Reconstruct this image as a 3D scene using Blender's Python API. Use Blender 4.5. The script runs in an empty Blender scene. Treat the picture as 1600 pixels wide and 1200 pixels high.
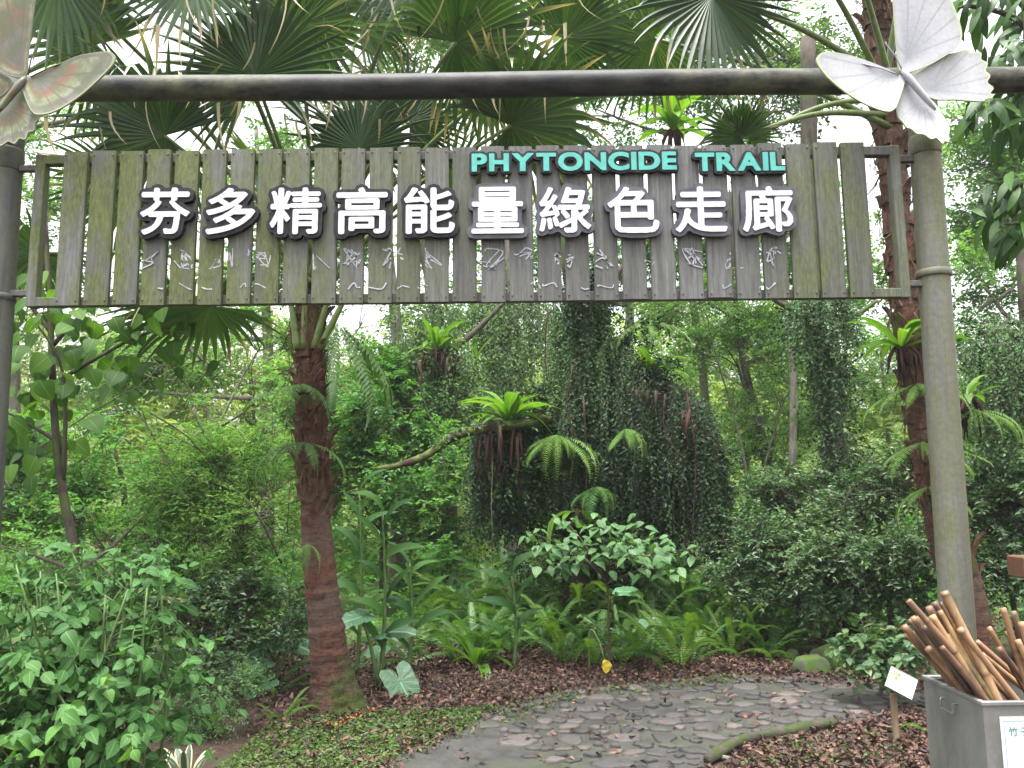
import bpy, math, random
import numpy as np
from mathutils import Vector, Matrix

SC = bpy.context.scene
COL = SC.collection
rng = np.random.default_rng(11)
random.seed(11)

# ------------------------------------------------------------------ camera, sky, sun, exposure
PITCH, ROLL, EYE = math.radians(7.7), math.radians(-0.62), 1.6
CAMROT = Matrix.Rotation(math.pi / 2 + PITCH, 3, 'X') @ Matrix.Rotation(ROLL, 3, 'Z')
cam_data = bpy.data.cameras.new('camera')
cam_data.sensor_width = 36.0
cam_data.lens = 28.0
cam_data.clip_start = 0.05
cam_data.clip_end = 600.0
cam = bpy.data.objects.new('camera', cam_data)
cam.matrix_world = Matrix.Translation((0, 0, EYE)) @ CAMROT.to_4x4()
COL.objects.link(cam)
SC.camera = cam

SUN_EL, SUN_AZ = math.radians(78), math.radians(200)      # azimuth clockwise from +Y
world = bpy.data.worlds.new('World')
SC.world = world
world.use_nodes = True
wn, wl = world.node_tree.nodes, world.node_tree.links
wn.clear()
sky = wn.new('ShaderNodeTexSky')
sky.sky_type = 'NISHITA'
sky.sun_disc = False
sky.sun_elevation = SUN_EL
sky.sun_rotation = SUN_AZ
sky.air_density = 1.0
sky.dust_density = 6.0
sky.ozone_density = 1.0
hsv = wn.new('ShaderNodeHueSaturation')
hsv.inputs['Saturation'].default_value = 0.12               # overcast: white cloud cover
hsv.inputs['Value'].default_value = 1.0
bg = wn.new('ShaderNodeBackground')
bg.inputs['Strength'].default_value = 0.15
wo = wn.new('ShaderNodeOutputWorld')
wl.new(sky.outputs[0], hsv.inputs['Color'])
wl.new(hsv.outputs[0], bg.inputs['Color'])
wl.new(bg.outputs[0], wo.inputs['Surface'])

sun_data = bpy.data.lights.new('sun', 'SUN')
sun_data.energy = 1.5
sun_data.angle = math.radians(25)
sun_data.color = (1.0, 0.97, 0.92)
sun = bpy.data.objects.new('sun', sun_data)
sdir = Vector((math.sin(SUN_AZ) * math.cos(SUN_EL), math.cos(SUN_AZ) * math.cos(SUN_EL), math.sin(SUN_EL)))
sun.rotation_euler = sdir.to_track_quat('Z', 'Y').to_euler()
sun.location = (0, -5, 12)
COL.objects.link(sun)

SC.view_settings.view_transform = 'Standard'
SC.view_settings.look = 'None'
SC.view_settings.exposure = 2.15
SC.view_settings.gamma = 1.0
SC.view_settings.use_curve_mapping = False
HAZE = 0.0011
SC.cycles.max_bounces = 8
SC.cycles.diffuse_bounces = 5
SC.cycles.glossy_bounces = 2
SC.cycles.transmission_bounces = 3
SC.cycles.transparent_max_bounces = 4
SC.cycles.caustics_reflective = False
SC.cycles.caustics_refractive = False

# ------------------------------------------------------------------ helpers: placing
FPX = 1600 * 28.0 / 36.0
CAMV = Vector((0, 0, EYE))
def ray(px, py):
    return CAMROT @ Vector(((px - 800) / FPX, -(py - 600) / FPX, -1.0))
def P(px, py, Y):
    d = ray(px, py)
    return CAMV + d * (Y / d.y)
def G(px, py, z=0.0):
    d = ray(px, py)
    return CAMV + d * ((z - EYE) / d.z)
def S(Y):                     # metres per picture pixel at depth Y
    return Y / FPX
def A(*v):
    return np.array(v, float)
def nrmz(a):
    a = np.asarray(a, float)
    return a / np.maximum(np.linalg.norm(a, axis=-1, keepdims=True), 1e-9)
def catmull(pts, n):
    p = np.array([list(q) for q in pts], float)
    p = np.vstack([2 * p[0] - p[1], p, 2 * p[-1] - p[-2]])
    out = []
    segs = len(p) - 3
    for t in np.linspace(0, segs - 1e-6, n):
        i = int(t); u = t - i
        a, b, c, d = p[i:i + 4]
        out.append(.5 * (2 * b + (c - a) * u + (2 * a - 5 * b + 4 * c - d) * u * u + (3 * b - a - 3 * c + d) * u ** 3))
    return np.array(out)

# ------------------------------------------------------------------ helpers: meshes and objects
class MB:
    def __init__(s):
        s.v, s.f, s.r, s.u, s.m, s.n = [], [], [], [], [], 0
    def add(s, verts, faces, rnd=0.5, uv=None, mat=0):
        verts = np.asarray(verts, float).reshape(-1, 3)
        k = len(verts)
        s.v.append(verts)
        s.r.append(np.broadcast_to(np.asarray(rnd, float), (k,)))
        s.u.append(np.zeros((k, 2)) if uv is None else np.asarray(uv, float))
        if isinstance(faces, np.ndarray):
            s.f.append(faces + s.n); s.m.append(np.full(len(faces), mat))
        else:
            for sz in set(len(q) for q in faces):
                a = np.array([q for q in faces if len(q) == sz])
                s.f.append(a + s.n); s.m.append(np.full(len(a), mat))
        s.n += k
    def mesh(s, name, mats, off=None, smooth=False):
        me = bpy.data.meshes.new(name)
        V = np.vstack(s.v)
        if off is not None:
            V = V - np.array(off)
        me.vertices.add(len(V))
        me.vertices.foreach_set('co', V.astype(np.float32).ravel())
        loops = np.concatenate([a.ravel() for a in s.f]).astype(np.int32)
        tot = np.concatenate([np.full(len(a), a.shape[1]) for a in s.f])
        st = np.concatenate([[0], np.cumsum(tot)[:-1]]).astype(np.int32)
        me.loops.add(len(loops)); me.loops.foreach_set('vertex_index', loops)
        me.polygons.add(len(tot)); me.polygons.foreach_set('loop_start', st)
        mats = mats if isinstance(mats, (list, tuple)) else [mats]
        for m in mats:
            me.materials.append(m)
        me.polygons.foreach_set('material_index', np.concatenate(s.m).astype(np.int32))
        me.polygons.foreach_set('use_smooth', np.full(len(tot), bool(smooth)))
        a = me.attributes.new('rnd', 'FLOAT', 'POINT')
        a.data.foreach_set('value', np.concatenate(s.r).astype(np.float32))
        a = me.attributes.new('luv', 'FLOAT2', 'POINT')
        a.data.foreach_set('vector', np.vstack(s.u).astype(np.float32).ravel())
        me.update(calc_edges=True)
        return me
    def build(s, name, mats, parent=None, smooth=False):
        off = ORG.get(parent.name, (0, 0, 0)) if parent else (0, 0, 0)
        return obj(name, s.mesh(name, mats, off, smooth), parent)

ORG = {}
def obj(name, me, parent=None):
    o = bpy.data.objects.new(name, me)
    COL.objects.link(o)
    if parent:
        o.parent = parent
        ORG[o.name] = ORG.get(parent.name, (0, 0, 0))
    return o
def tag(o, label=None, cat=None, group=None, kind=None):
    for k, v in (('label', label), ('category', cat), ('group', group), ('kind', kind)):
        if v:
            o[k] = v
    return o
def thing(name, label, cat, loc, group=None):
    o = bpy.data.objects.new(name, None)
    o.empty_display_size = .1
    COL.objects.link(o)
    o.location = loc
    ORG[o.name] = tuple(loc)
    return tag(o, label, cat, group)
def place(name, me, parent, pos, y, z, s=1.0):
    """an object sharing mesh me, its +Y along y and +Z near z, at world position pos"""
    o = obj(name, me, parent)
    y = Vector(y).normalized(); z = Vector(z)
    x = y.cross(z).normalized(); z = x.cross(y)
    off = Vector(ORG.get(parent.name, (0, 0, 0))) if parent else Vector()
    M = Matrix((x, y, z)).transposed().to_4x4()
    if not hasattr(s, '__len__'):
        s = (s, s, s)
    o.matrix_local = Matrix.Translation(Vector(pos) - off) @ M @ Matrix.Diagonal((*s, 1))
    return o
ORD = ('first second third fourth fifth sixth seventh eighth ninth tenth eleventh twelfth thirteenth fourteenth fifteenth sixteenth '
       'seventeenth eighteenth nineteenth twentieth twenty-first twenty-second twenty-third twenty-fourth twenty-fifth twenty-sixth '
       'twenty-seventh twenty-eighth twenty-ninth thirtieth').split()

def box(mb, lo, hi, rnd=.5, bev=0.0, mat=0):
    x0, y0, z0 = lo; x1, y1, z1 = hi
    if bev <= 0:
        v = [(x, y, z) for z in (z0, z1) for y in (y0, y1) for x in (x0, x1)]
        f = [(0, 2, 3, 1), (4, 5, 7, 6), (0, 1, 5, 4), (2, 6, 7, 3), (0, 4, 6, 2), (1, 3, 7, 5)]
        mb.add(v, f, rnd, mat=mat); return
    b = bev
    v, idx = [], {}
    for i, (X, dx) in enumerate(((x0, 1), (x1, -1))):
        for j, (Y, dy) in enumerate(((y0, 1), (y1, -1))):
            for k, (Z, dz) in enumerate(((z0, 1), (z1, -1))):
                for ax in range(3):
                    p = [X + dx * b, Y + dy * b, Z + dz * b]
                    p[ax] = (X, Y, Z)[ax]
                    idx[i, j, k, ax] = len(v); v.append(p)
    f = []
    for s in (0, 1):
        f.append([idx[s, a, c, 0] for a, c in ((0, 0), (0, 1), (1, 1), (1, 0))])
        f.append([idx[a, s, c, 1] for a, c in ((0, 0), (0, 1), (1, 1), (1, 0))])
        f.append([idx[a, c, s, 2] for a, c in ((0, 0), (0, 1), (1, 1), (1, 0))])
    for a in (0, 1):
        for c in (0, 1):
            f.append([idx[0, a, c, 1], idx[1, a, c, 1], idx[1, a, c, 2], idx[0, a, c, 2]])
            f.append([idx[a, 0, c, 0], idx[a, 1, c, 0], idx[a, 1, c, 2], idx[a, 0, c, 2]])
            f.append([idx[a, c, 0, 0], idx[a, c, 1, 0], idx[a, c, 1, 1], idx[a, c, 0, 1]])
            for d in (0, 1):
                f.append([idx[a, c, d, 0], idx[a, c, d, 1], idx[a, c, d, 2]])
    mb.add(v, f, rnd, mat=mat)

def tube(mb, pts, radii, sides=8, rnd=.5, mat=0, wob=0.0, cap=True):
    pts = np.array([list(p) for p in pts], float)
    n = len(pts)
    radii = np.broadcast_to(np.asarray(radii, float), (n,))
    tan = nrmz(np.gradient(pts, axis=0))
    ref = A(0, 0, 1) if abs(tan[0][2]) < .9 else A(1, 0, 0)
    u = nrmz(np.cross(tan[0], ref))
    V, UV = [], []
    a = np.linspace(0, 2 * math.pi, sides, endpoint=False)
    for i in range(n):
        u = nrmz(u - tan[i] * np.dot(u, tan[i]))
        w = np.cross(tan[i], u)
        rr = radii[i] * (1 + wob * (rng.random(sides) - .5)) if wob else radii[i]
        V.append(pts[i] + (np.cos(a) * rr)[:, None] * u + (np.sin(a) * rr)[:, None] * w)
        UV += [(k / sides, i / max(n - 1, 1)) for k in range(sides)]
    F = [(i * sides + k, i * sides + (k + 1) % sides, (i + 1) * sides + (k + 1) % sides, (i + 1) * sides + k)
         for i in range(n - 1) for k in range(sides)]
    if cap:
        F.append(tuple(range(sides))[::-1]); F.append(tuple((n - 1) * sides + k for k in range(sides)))
    mb.add(np.vstack(V), F, rnd, UV, mat)

def twigs(mb, p0, p1, p2, r, rnd=.3):
    """many thin three-sided bent sticks at once"""
    N = len(p0)
    if not N: return
    t = nrmz(p2 - p0)
    a = nrmz(np.cross(t, A(.3, .5, .8)))
    b = np.cross(t, a)
    ring = np.stack([a, -.5 * a + .87 * b, -.5 * a - .87 * b], 1)
    V = np.concatenate([p0[:, None] + ring * r, p1[:, None] + ring * r * .75, p2[:, None] + ring * r * .3], 1)
    F = []
    for s in (0, 3):
        for k in range(3):
            F.append((s + k, s + (k + 1) % 3, s + 3 + (k + 1) % 3, s + 3 + k))
    F = np.array(F)
    mb.add(V.reshape(-1, 3), (F[None] + (np.arange(N) * 9)[:, None, None]).reshape(-1, 4), rnd)

# leaf templates: along +Y, upper side +Z, unit length
def leaf_t(n, wf, width, fold=.3, curl=.15, wave=0.0):
    V, UV, rows = [], [], []
    for i in range(n + 1):
        v = i / n
        w = wf(v) * width
        z = -curl * v * v
        if w < 1e-4:
            rows.append([len(V)]); V.append((0, v, z)); UV.append((0, v))
        else:
            zz = z + fold * w + wave * math.sin(v * 17) * w
            rows.append([len(V), len(V) + 1, len(V) + 2])
            V += [(-w, v, zz), (0, v, z), (w, v, zz - 2 * wave * math.sin(v * 17) * w)]
            UV += [(-1, v), (0, v), (1, v)]
    F = []
    for a, b in zip(rows, rows[1:]):
        if len(a) == 1 and len(b) == 3:
            F += [(a[0], b[1], b[0]), (a[0], b[2], b[1])]
        elif len(a) == 3 and len(b) == 1:
            F += [(a[0], a[1], b[0]), (a[1], a[2], b[0])]
        else:
            for k in (0, 1):
                F += [(a[k], a[k + 1], b[k + 1]), (a[k], b[k + 1], b[k])]
    return np.array(V, float), np.array(F), np.array(UV, float)
ovate = lambda v: (math.sin(math.pi * min(1, v) ** .8) ** .9 if 0 < v < 1 else 0)
lance = lambda v: (math.sin(math.pi * v) ** .8 if 0 < v < 1 else 0)
T_SM = (np.array([(0, 0, 0), (-.27, .45, .08), (0, 1, -.12), (.27, .45, .08)], float),
        np.array([(0, 2, 1), (0, 3, 2)]), np.array([(0, 0), (-1, .5), (0, 1), (1, .5)], float))
T_NAR = (T_SM[0] * A(.55, 1, 1), T_SM[1], T_SM[2])
T_MED = leaf_t(3, ovate, .3, .25, .2)
T_BIG = leaf_t(6, ovate, .34, .22, .25)
T_LAN = leaf_t(5, lance, .13, .25, .35)

def scatter(mb, T, pos, fwd, nrm, size, rnd, mat=0):
    V, F, UV = T
    N, k = len(pos), len(T[0])
    if not N: return
    y = nrmz(fwd)
    x = nrmz(np.cross(y, nrm))
    z = np.cross(x, y)
    sz = np.broadcast_to(np.asarray(size, float), (N,))[:, None, None]
    W = pos[:, None] + sz * (V[None, :, 0, None] * x[:, None] + V[None, :, 1, None] * y[:, None] + V[None, :, 2, None] * z[:, None])
    FF = (F[None] + (np.arange(N) * k)[:, None, None]).reshape(-1, F.shape[1])
    mb.add(W.reshape(-1, 3), FF, np.repeat(np.broadcast_to(rnd, (N,)), k), np.tile(UV, (N, 1)), mat)

def unit(n):
    return nrmz(rng.normal(size=(n, 3)))

def sprays(blobs, ntw, L, tlen, size, droop=.35, shell=.35, up=.3, sub=0, flat=.7, sv=.35):
    """leafy twigs spread through ellipsoids; blobs = [(centre, radii), ...]"""
    cs = np.array([list(b[0]) for b in blobs], float)
    rs = np.array([np.broadcast_to(np.asarray(b[1], float), (3,)) for b in blobs])
    vol = np.prod(rs, 1) ** .75
    if sub:
        i = rng.choice(len(cs), sub, p=vol / vol.sum())
        d = unit(sub)
        q = rng.uniform(shell, 1, sub) ** .6
        c2 = cs[i] + d * rs[i] * q[:, None]
        r2 = rs[i] * rng.uniform(.16, .42, sub)[:, None]
        out2 = d
        w = np.prod(r2, 1) ** .6 * rng.uniform(.4, 1.6, sub)
        j = rng.choice(sub, ntw, p=w / w.sum())
        d = unit(ntw)
        base = c2[j] + d * r2[j] * (rng.random(ntw) ** .5)[:, None]
        out = nrmz(d * .6 + out2[j] * .6)
        tone = rng.random(sub)[j]
    else:
        j = rng.choice(len(cs), ntw, p=vol / vol.sum())
        d = unit(ntw)
        base = cs[j] + d * rs[j] * (rng.uniform(shell ** 2, 1, ntw) ** .5)[:, None]
        out = d
        tone = rng.random(ntw)
    td = nrmz(out * .7 + unit(ntw) * .6 + A(0, 0, up))
    tl = tlen * rng.uniform(.5, 1.3, ntw)
    t = (np.arange(L) + .7) / L
    pos = base[:, None] + td[:, None] * (tl[:, None] * t)[..., None] + A(0, 0, -1) * (droop * tl[:, None] * t ** 2)[..., None]
    tan = nrmz(td[:, None] + A(0, 0, -1) * (2 * droop * t)[None, :, None])
    side = nrmz(np.cross(tan, A(0, 0, 1)) + 1e-6)
    sg = np.where(np.arange(L) % 2 == 0, 1., -1.)[None, :, None]
    M = ntw * L
    fwd = (tan * .55 + side * sg * .8).reshape(M, 3) + rng.normal(size=(M, 3)) * .28
    nm = A(0, 0, flat) + np.repeat(out, L, 0) * .35 + rng.normal(size=(M, 3)) * .38
    sz = size * rng.uniform(1 - sv, 1 + sv, M)
    rn = np.clip(np.repeat(tone, L) * .55 + rng.random(M) * .45, 0, 1)
    mid = base + td * (tl * .5)[:, None] + A(0, 0, -1) * (droop * tl * .25)[:, None]
    end = base + td * tl[:, None] + A(0, 0, -1) * (droop * tl)[:, None]
    return pos.reshape(M, 3), fwd, nm, sz, rn, (base - td * (tl * .5)[:, None], mid, end)

def strands(anchor, length, spacing, size, out, sway=.1):
    """hanging leafy vines"""
    pos, fwd, nm, rn, lines = [], [], [], [], []
    for a, l in zip(anchor, length):
        n = max(3, int(l / spacing))
        t = np.linspace(0, 1, n)
        ph, am = rng.random() * 6, sway * rng.normal()
        x = am * np.sin(t * 2.5 + ph) - am * math.sin(ph)
        o = out + rng.normal(size=3) * .35
        p = np.stack([a[0] + x + rng.normal(size=n) * .015, a[1] + x * .5 + rng.normal(size=n) * .03, a[2] - t * l], 1)
        pos.append(p)
        sd = np.where(np.arange(n) % 2 == 0, 1., -1.)
        f = np.stack([sd * .8 + rng.normal(size=n) * .4, -rng.random(n) * .5 - .1, -.75 + rng.normal(size=n) * .3], 1)
        fwd.append(f)
        nm.append(o + rng.normal(size=(n, 3)) * .45 + A(0, 0, .45))
        rn.append(np.clip(rng.random() * .5 + rng.random(n) * .5, 0, 1))
        lines.append((p[0], p[n // 2], p[-1]))
    pos = np.vstack(pos); M = len(pos)
    ln = tuple(np.array([q[k] for q in lines]) for k in range(3))
    return pos, np.vstack(fwd), np.vstack(nm), size * rng.uniform(.65, 1.35, M), np.concatenate(rn), ln

# ------------------------------------------------------------------ materials
def mat(name):
    m = bpy.data.materials.new(name)
    m.use_nodes = True
    nt = m.node_tree
    nt.nodes.clear()
    out = nt.nodes.new('ShaderNodeOutputMaterial')
    return m, nt, out
def N(nt, typ, **kw):
    n = nt.nodes.new('ShaderNode' + typ)
    for k, v in kw.items():
        if hasattr(n, k): setattr(n, k, v)
        else: n.inputs[k.replace('_', ' ')].default_value = v
    return n
def ramp(nt, fac, stops):
    r = nt.nodes.new('ShaderNodeValToRGB')
    el = r.color_ramp.elements
    while len(el) < len(stops): el.new(.5)
    for e, (p, c) in zip(el, stops):
        e.position = p
        e.color = (*c, 1) if hasattr(c, '__len__') else (c, c, c, 1)
    nt.links.new(fac, r.inputs[0])
    return r.outputs[0]
def mix(nt, fac, a, b, mode='MIX'):
    n = nt.nodes.new('ShaderNodeMix'); n.data_type = 'RGBA'; n.blend_type = mode
    for sock, v in ((n.inputs[0], fac), (n.inputs[6], a), (n.inputs[7], b)):
        if hasattr(v, 'is_linked'): nt.links.new(v, sock)
        elif hasattr(v, '__len__'): sock.default_value = (*v, 1)
        else: sock.default_value = v
    return n.outputs[2]
def math_(nt, op, a, b=0.0, clamp=False):
    n = nt.nodes.new('ShaderNodeMath'); n.operation = op; n.use_clamp = clamp
    for sock, v in ((n.inputs[0], a), (n.inputs[1], b)):
        if hasattr(v, 'is_linked'): nt.links.new(v, sock)
        else: sock.default_value = v
    return n.outputs[0]
def noise(nt, scale, detail=4, rough=.55, vec=None, stretch=None):
    n = N(nt, 'TexNoise', Scale=scale, Detail=detail, Roughness=rough)
    if vec is None:
        vec = N(nt, 'TexCoord').outputs['Object']
    if stretch:
        mp = N(nt, 'Mapping'); mp.inputs['Scale'].default_value = stretch
        nt.links.new(vec, mp.inputs[0]); vec = mp.outputs[0]
    nt.links.new(vec, n.inputs['Vector'])
    return n.outputs['Fac']
def bump(nt, h, strength=.4, dist=.01):
    b = N(nt, 'Bump', Strength=strength, Distance=dist)
    nt.links.new(h, b.inputs['Height'])
    return b.outputs[0]
def finish(nt, out, col, rough=.6, nrm=None, spec=.5, transl=0.0, tcol=None, metal=0.0):
    p = N(nt, 'BsdfPrincipled')
    for sock, v in ((p.inputs['Base Color'], col), (p.inputs['Roughness'], rough), (p.inputs['Metallic'], metal)):
        if hasattr(v, 'is_linked'): nt.links.new(v, sock)
        elif hasattr(v, '__len__'): sock.default_value = (*v, 1)
        else: sock.default_value = v
    p.inputs['Specular IOR Level'].default_value = spec
    if nrm is not None: nt.links.new(nrm, p.inputs['Normal'])
    sh = p.outputs[0]
    if transl > 0:
        t = N(nt, 'BsdfTranslucent')
        c = tcol if tcol is not None else col
        if hasattr(c, 'is_linked'): nt.links.new(c, t.inputs[0])
        else: t.inputs[0].default_value = (*c, 1)
        m = N(nt, 'MixShader'); m.inputs[0].default_value = transl
        nt.links.new(sh, m.inputs[1]); nt.links.new(t.outputs[0], m.inputs[2])
        sh = m.outputs[0]
    nt.links.new(sh, out.inputs['Surface'])

def leafmat(name, cols, rough=.45, transl=.3, veins=0.0, spec=.45, dry=None, objrand=.0, old=None):
    """cols: dark to light greens picked leaf by leaf; veins: paler midrib and side veins"""
    m, nt, out = mat(name)
    at = N(nt, 'Attribute', attribute_name='rnd').outputs['Fac']
    f = at
    if objrand:
        oi = N(nt, 'ObjectInfo').outputs['Random']
        f = math_(nt, 'ADD', math_(nt, 'MULTIPLY', at, 1 - objrand), math_(nt, 'MULTIPLY', oi, objrand))
    k = len(cols)
    c = ramp(nt, f, [(i / (k - 1) * (.93 if old else 1), q) for i, q in enumerate(cols)] + ([(.97, old)] if old else []))
    nz = noise(nt, 35, 3)
    c = mix(nt, .35, c, ramp(nt, nz, [(.3, .6), (.7, 1.1)]), 'MULTIPLY')
    nrm = None
    if dry:
        lu = N(nt, 'Attribute', attribute_name='luv')
        sx = N(nt, 'SeparateXYZ'); nt.links.new(lu.outputs['Vector'], sx.inputs[0])
        c = mix(nt, sx.outputs['Y'], c, dry)
    if veins:
        lu = N(nt, 'Attribute', attribute_name='luv')
        sx = N(nt, 'SeparateXYZ'); nt.links.new(lu.outputs['Vector'], sx.inputs[0])
        au = math_(nt, 'ABSOLUTE', sx.outputs['X'])
        midr = math_(nt, 'LESS_THAN', au, .05)
        w = math_(nt, 'FRACT', math_(nt, 'MULTIPLY', math_(nt, 'SUBTRACT', sx.outputs['Y'], math_(nt, 'MULTIPLY', au, .22)), 8.0))
        side = math_(nt, 'LESS_THAN', w, .1)
        vv = math_(nt, 'MAXIMUM', midr, math_(nt, 'MULTIPLY', side, .45))
        c = mix(nt, math_(nt, 'MULTIPLY', vv, veins), c, tuple(min(1, q * 2.2 + .03) for q in cols[-1]))
        nrm = bump(nt, w, .25, .004)
    tc = mix(nt, 1.0, c, (1.25, 1.25, .5), 'MULTIPLY')
    finish(nt, out, c, rough, nrm, spec, transl, tc)
    return m

def barkmat(name, c0, c1, scale=14, stretch=(1, 1, .25), moss=0.0, mosscol=(.05, .09, .015), bstr=.7, mscale=5, zmoss=0.0):
    m, nt, out = mat(name)
    n1 = noise(nt, scale, 6, .65, stretch=stretch)
    c = ramp(nt, n1, [(.3, c0), (.7, c1)])
    n2 = noise(nt, mscale, 5, .6)
    if zmoss:
        sx = N(nt, 'SeparateXYZ'); nt.links.new(N(nt, 'TexCoord').outputs['Object'], sx.inputs[0])
        h = math_(nt, 'SUBTRACT', 1.0, math_(nt, 'DIVIDE', sx.outputs[2], zmoss))
        h = math_(nt, 'ADD', math_(nt, 'MULTIPLY', h, .55), math_(nt, 'MULTIPLY', sx.outputs[0], 1.6))
        n2 = math_(nt, 'ADD', n2, math_(nt, 'MULTIPLY', math_(nt, 'MAXIMUM', h, -.25), .45))
    if moss:
        c = mix(nt, ramp(nt, n2, [(.62 - .35 * moss, 0.), (.75 - .3 * moss, 1.)]), c, mosscol)
    finish(nt, out, c, .85, bump(nt, n1, bstr, .012), .2)
    return m
def palmmat(name):
    m, nt, out = mat(name)
    tc = N(nt, 'TexCoord').outputs['Object']
    ring = noise(nt, 9, 6, .7, tc, (.7, .7, 4.0)); crack = noise(nt, 22, 6, .75, tc, (1.6, 1.6, 1.2)); patch = noise(nt, 3.5, 4, .6, tc, (1, 1, .8)); vert = noise(nt, 30, 4, .6, tc, (1, 1, .12))
    c = ramp(nt, ring, [(.3, (.018, .010, .008)), (.45, (.07, .034, .025)), (.62, (.13, .06, .042)), (.8, (.18, .10, .075))])
    c = mix(nt, ramp(nt, patch, [(.4, 0.), (.62, .65)]), c, (.115, .095, .072))
    c = mix(nt, ramp(nt, noise(nt, 2.2, 3, .5, tc), [(.5, 0.), (.66, .5)]), c, (.17, .05, .03))
    c = mix(nt, .8, c, ramp(nt, crack, [(.32, .25), (.5, 1.0), (.8, 1.2)]), 'MULTIPLY')
    sx = N(nt, 'SeparateXYZ'); nt.links.new(tc, sx.inputs[0])
    h = math_(nt, 'SUBTRACT', 1.0, math_(nt, 'DIVIDE', sx.outputs[2], .5))
    h = math_(nt, 'ADD', math_(nt, 'MULTIPLY', h, .5), math_(nt, 'MULTIPLY', sx.outputs[0], 1.8))
    k = math_(nt, 'ADD', noise(nt, 9, 6, .7, tc), math_(nt, 'MULTIPLY', math_(nt, 'MAXIMUM', h, -.3), .42))
    c = mix(nt, ramp(nt, k, [(.58, 0.), (.72, .9)]), c, ramp(nt, crack, [(.35, (.018, .03, .006)), (.65, (.06, .09, .018))]))
    hh = math_(nt, 'ADD', math_(nt, 'MULTIPLY', ring, .6), math_(nt, 'MULTIPLY', crack, .5))
    finish(nt, out, c, .85, bump(nt, hh, 1.0, .025), .2)
    return m
def plain(name, c0, c1, scale=8, rough=.7, bstr=.2, spec=.3, metal=0.0, stretch=None):
    m, nt, out = mat(name)
    n1 = noise(nt, scale, 5, .6, stretch=stretch)
    finish(nt, out, ramp(nt, n1, [(.3, c0), (.7, c1)]), rough, bump(nt, n1, bstr, .004) if bstr else None, spec, metal=metal)
    return m

LM = dict(
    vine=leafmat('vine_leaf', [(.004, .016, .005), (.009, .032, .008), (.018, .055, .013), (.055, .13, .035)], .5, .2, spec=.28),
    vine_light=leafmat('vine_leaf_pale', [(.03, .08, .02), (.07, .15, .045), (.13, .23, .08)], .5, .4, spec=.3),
    thicket=leafmat('thicket_leaf', [(.036, .115, .024), (.075, .21, .045), (.14, .31, .075)], .5, .55, spec=.3, old=(.26, .20, .05)),
    airy=leafmat('airy_leaf', [(.05, .14, .03), (.11, .25, .06), (.21, .35, .11)], .5, .55, spec=.3),
    far=leafmat('misty_far_leaf', [(.13, .21, .05), (.22, .31, .09), (.34, .42, .17)], .7, .5, spec=.15),  # extra-pale greens: mist and bright glare over distant leaves painted into the colour
    hedge=leafmat('hedge_leaf', [(.022, .06, .02), (.055, .125, .045), (.13, .21, .09)], .42, .35, spec=.4, old=(.22, .15, .05)),
    shrub=leafmat('shrub_leaf', [(.022, .07, .022), (.05, .135, .038), (.08, .19, .045), (.16, .29, .05)], .55, .38, veins=.25, objrand=.5, spec=.2, old=(.30, .26, .06)),
    pale=leafmat('pale_shrub_leaf', [(.045, .12, .04), (.08, .185, .06), (.14, .27, .085)], .5, .35, veins=.25, objrand=.4),
    sapling=leafmat('sapling_leaf', [(.022, .065, .012), (.05, .125, .02), (.11, .22, .03)], .55, .5, veins=.2, objrand=.6, spec=.2),
    fern=leafmat('fern_leaf', [(.03, .085, .02), (.06, .15, .03), (.11, .22, .045)], .5, .45, objrand=.6),
    fern_light=leafmat('fern_leaf_pale', [(.05, .12, .02), (.10, .2, .03), (.16, .27, .05)], .5, .4, objrand=.5),
    nest=leafmat('nest_fern_leaf', [(.04, .11, .012), (.09, .21, .02), (.16, .30, .03)], .38, .4, veins=.25, objrand=.5),
    fan=leafmat('fan_palm_leaf', [(.010, .026, .008), (.025, .06, .016), (.06, .12, .028)], .42, .32, dry=(.30, .24, .13), objrand=.3),
    taro=leafmat('taro_leaf', [(.03, .085, .04), (.06, .15, .07), (.09, .2, .09)], .4, .25, veins=.5, objrand=.5),
    ginger=leafmat('ginger_leaf', [(.012, .045, .012), (.028, .085, .02), (.065, .15, .022)], .55, .35, veins=.15, objrand=.6, spec=.15),
    grass=leafmat('ground_cover_leaf', [(.04, .09, .015), (.075, .15, .025), (.13, .21, .045)], .6, .3),
    litter=leafmat('dead_leaf', [(.022, .012, .010), (.055, .027, .022), (.10, .05, .038), (.20, .115, .075)], .6, .08, spec=.35),
    big=leafmat('mango_leaf', [(.010, .034, .008), (.026, .08, .014), (.08, .18, .022)], .45, .35, veins=.15, objrand=.6, spec=.3),
)
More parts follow.
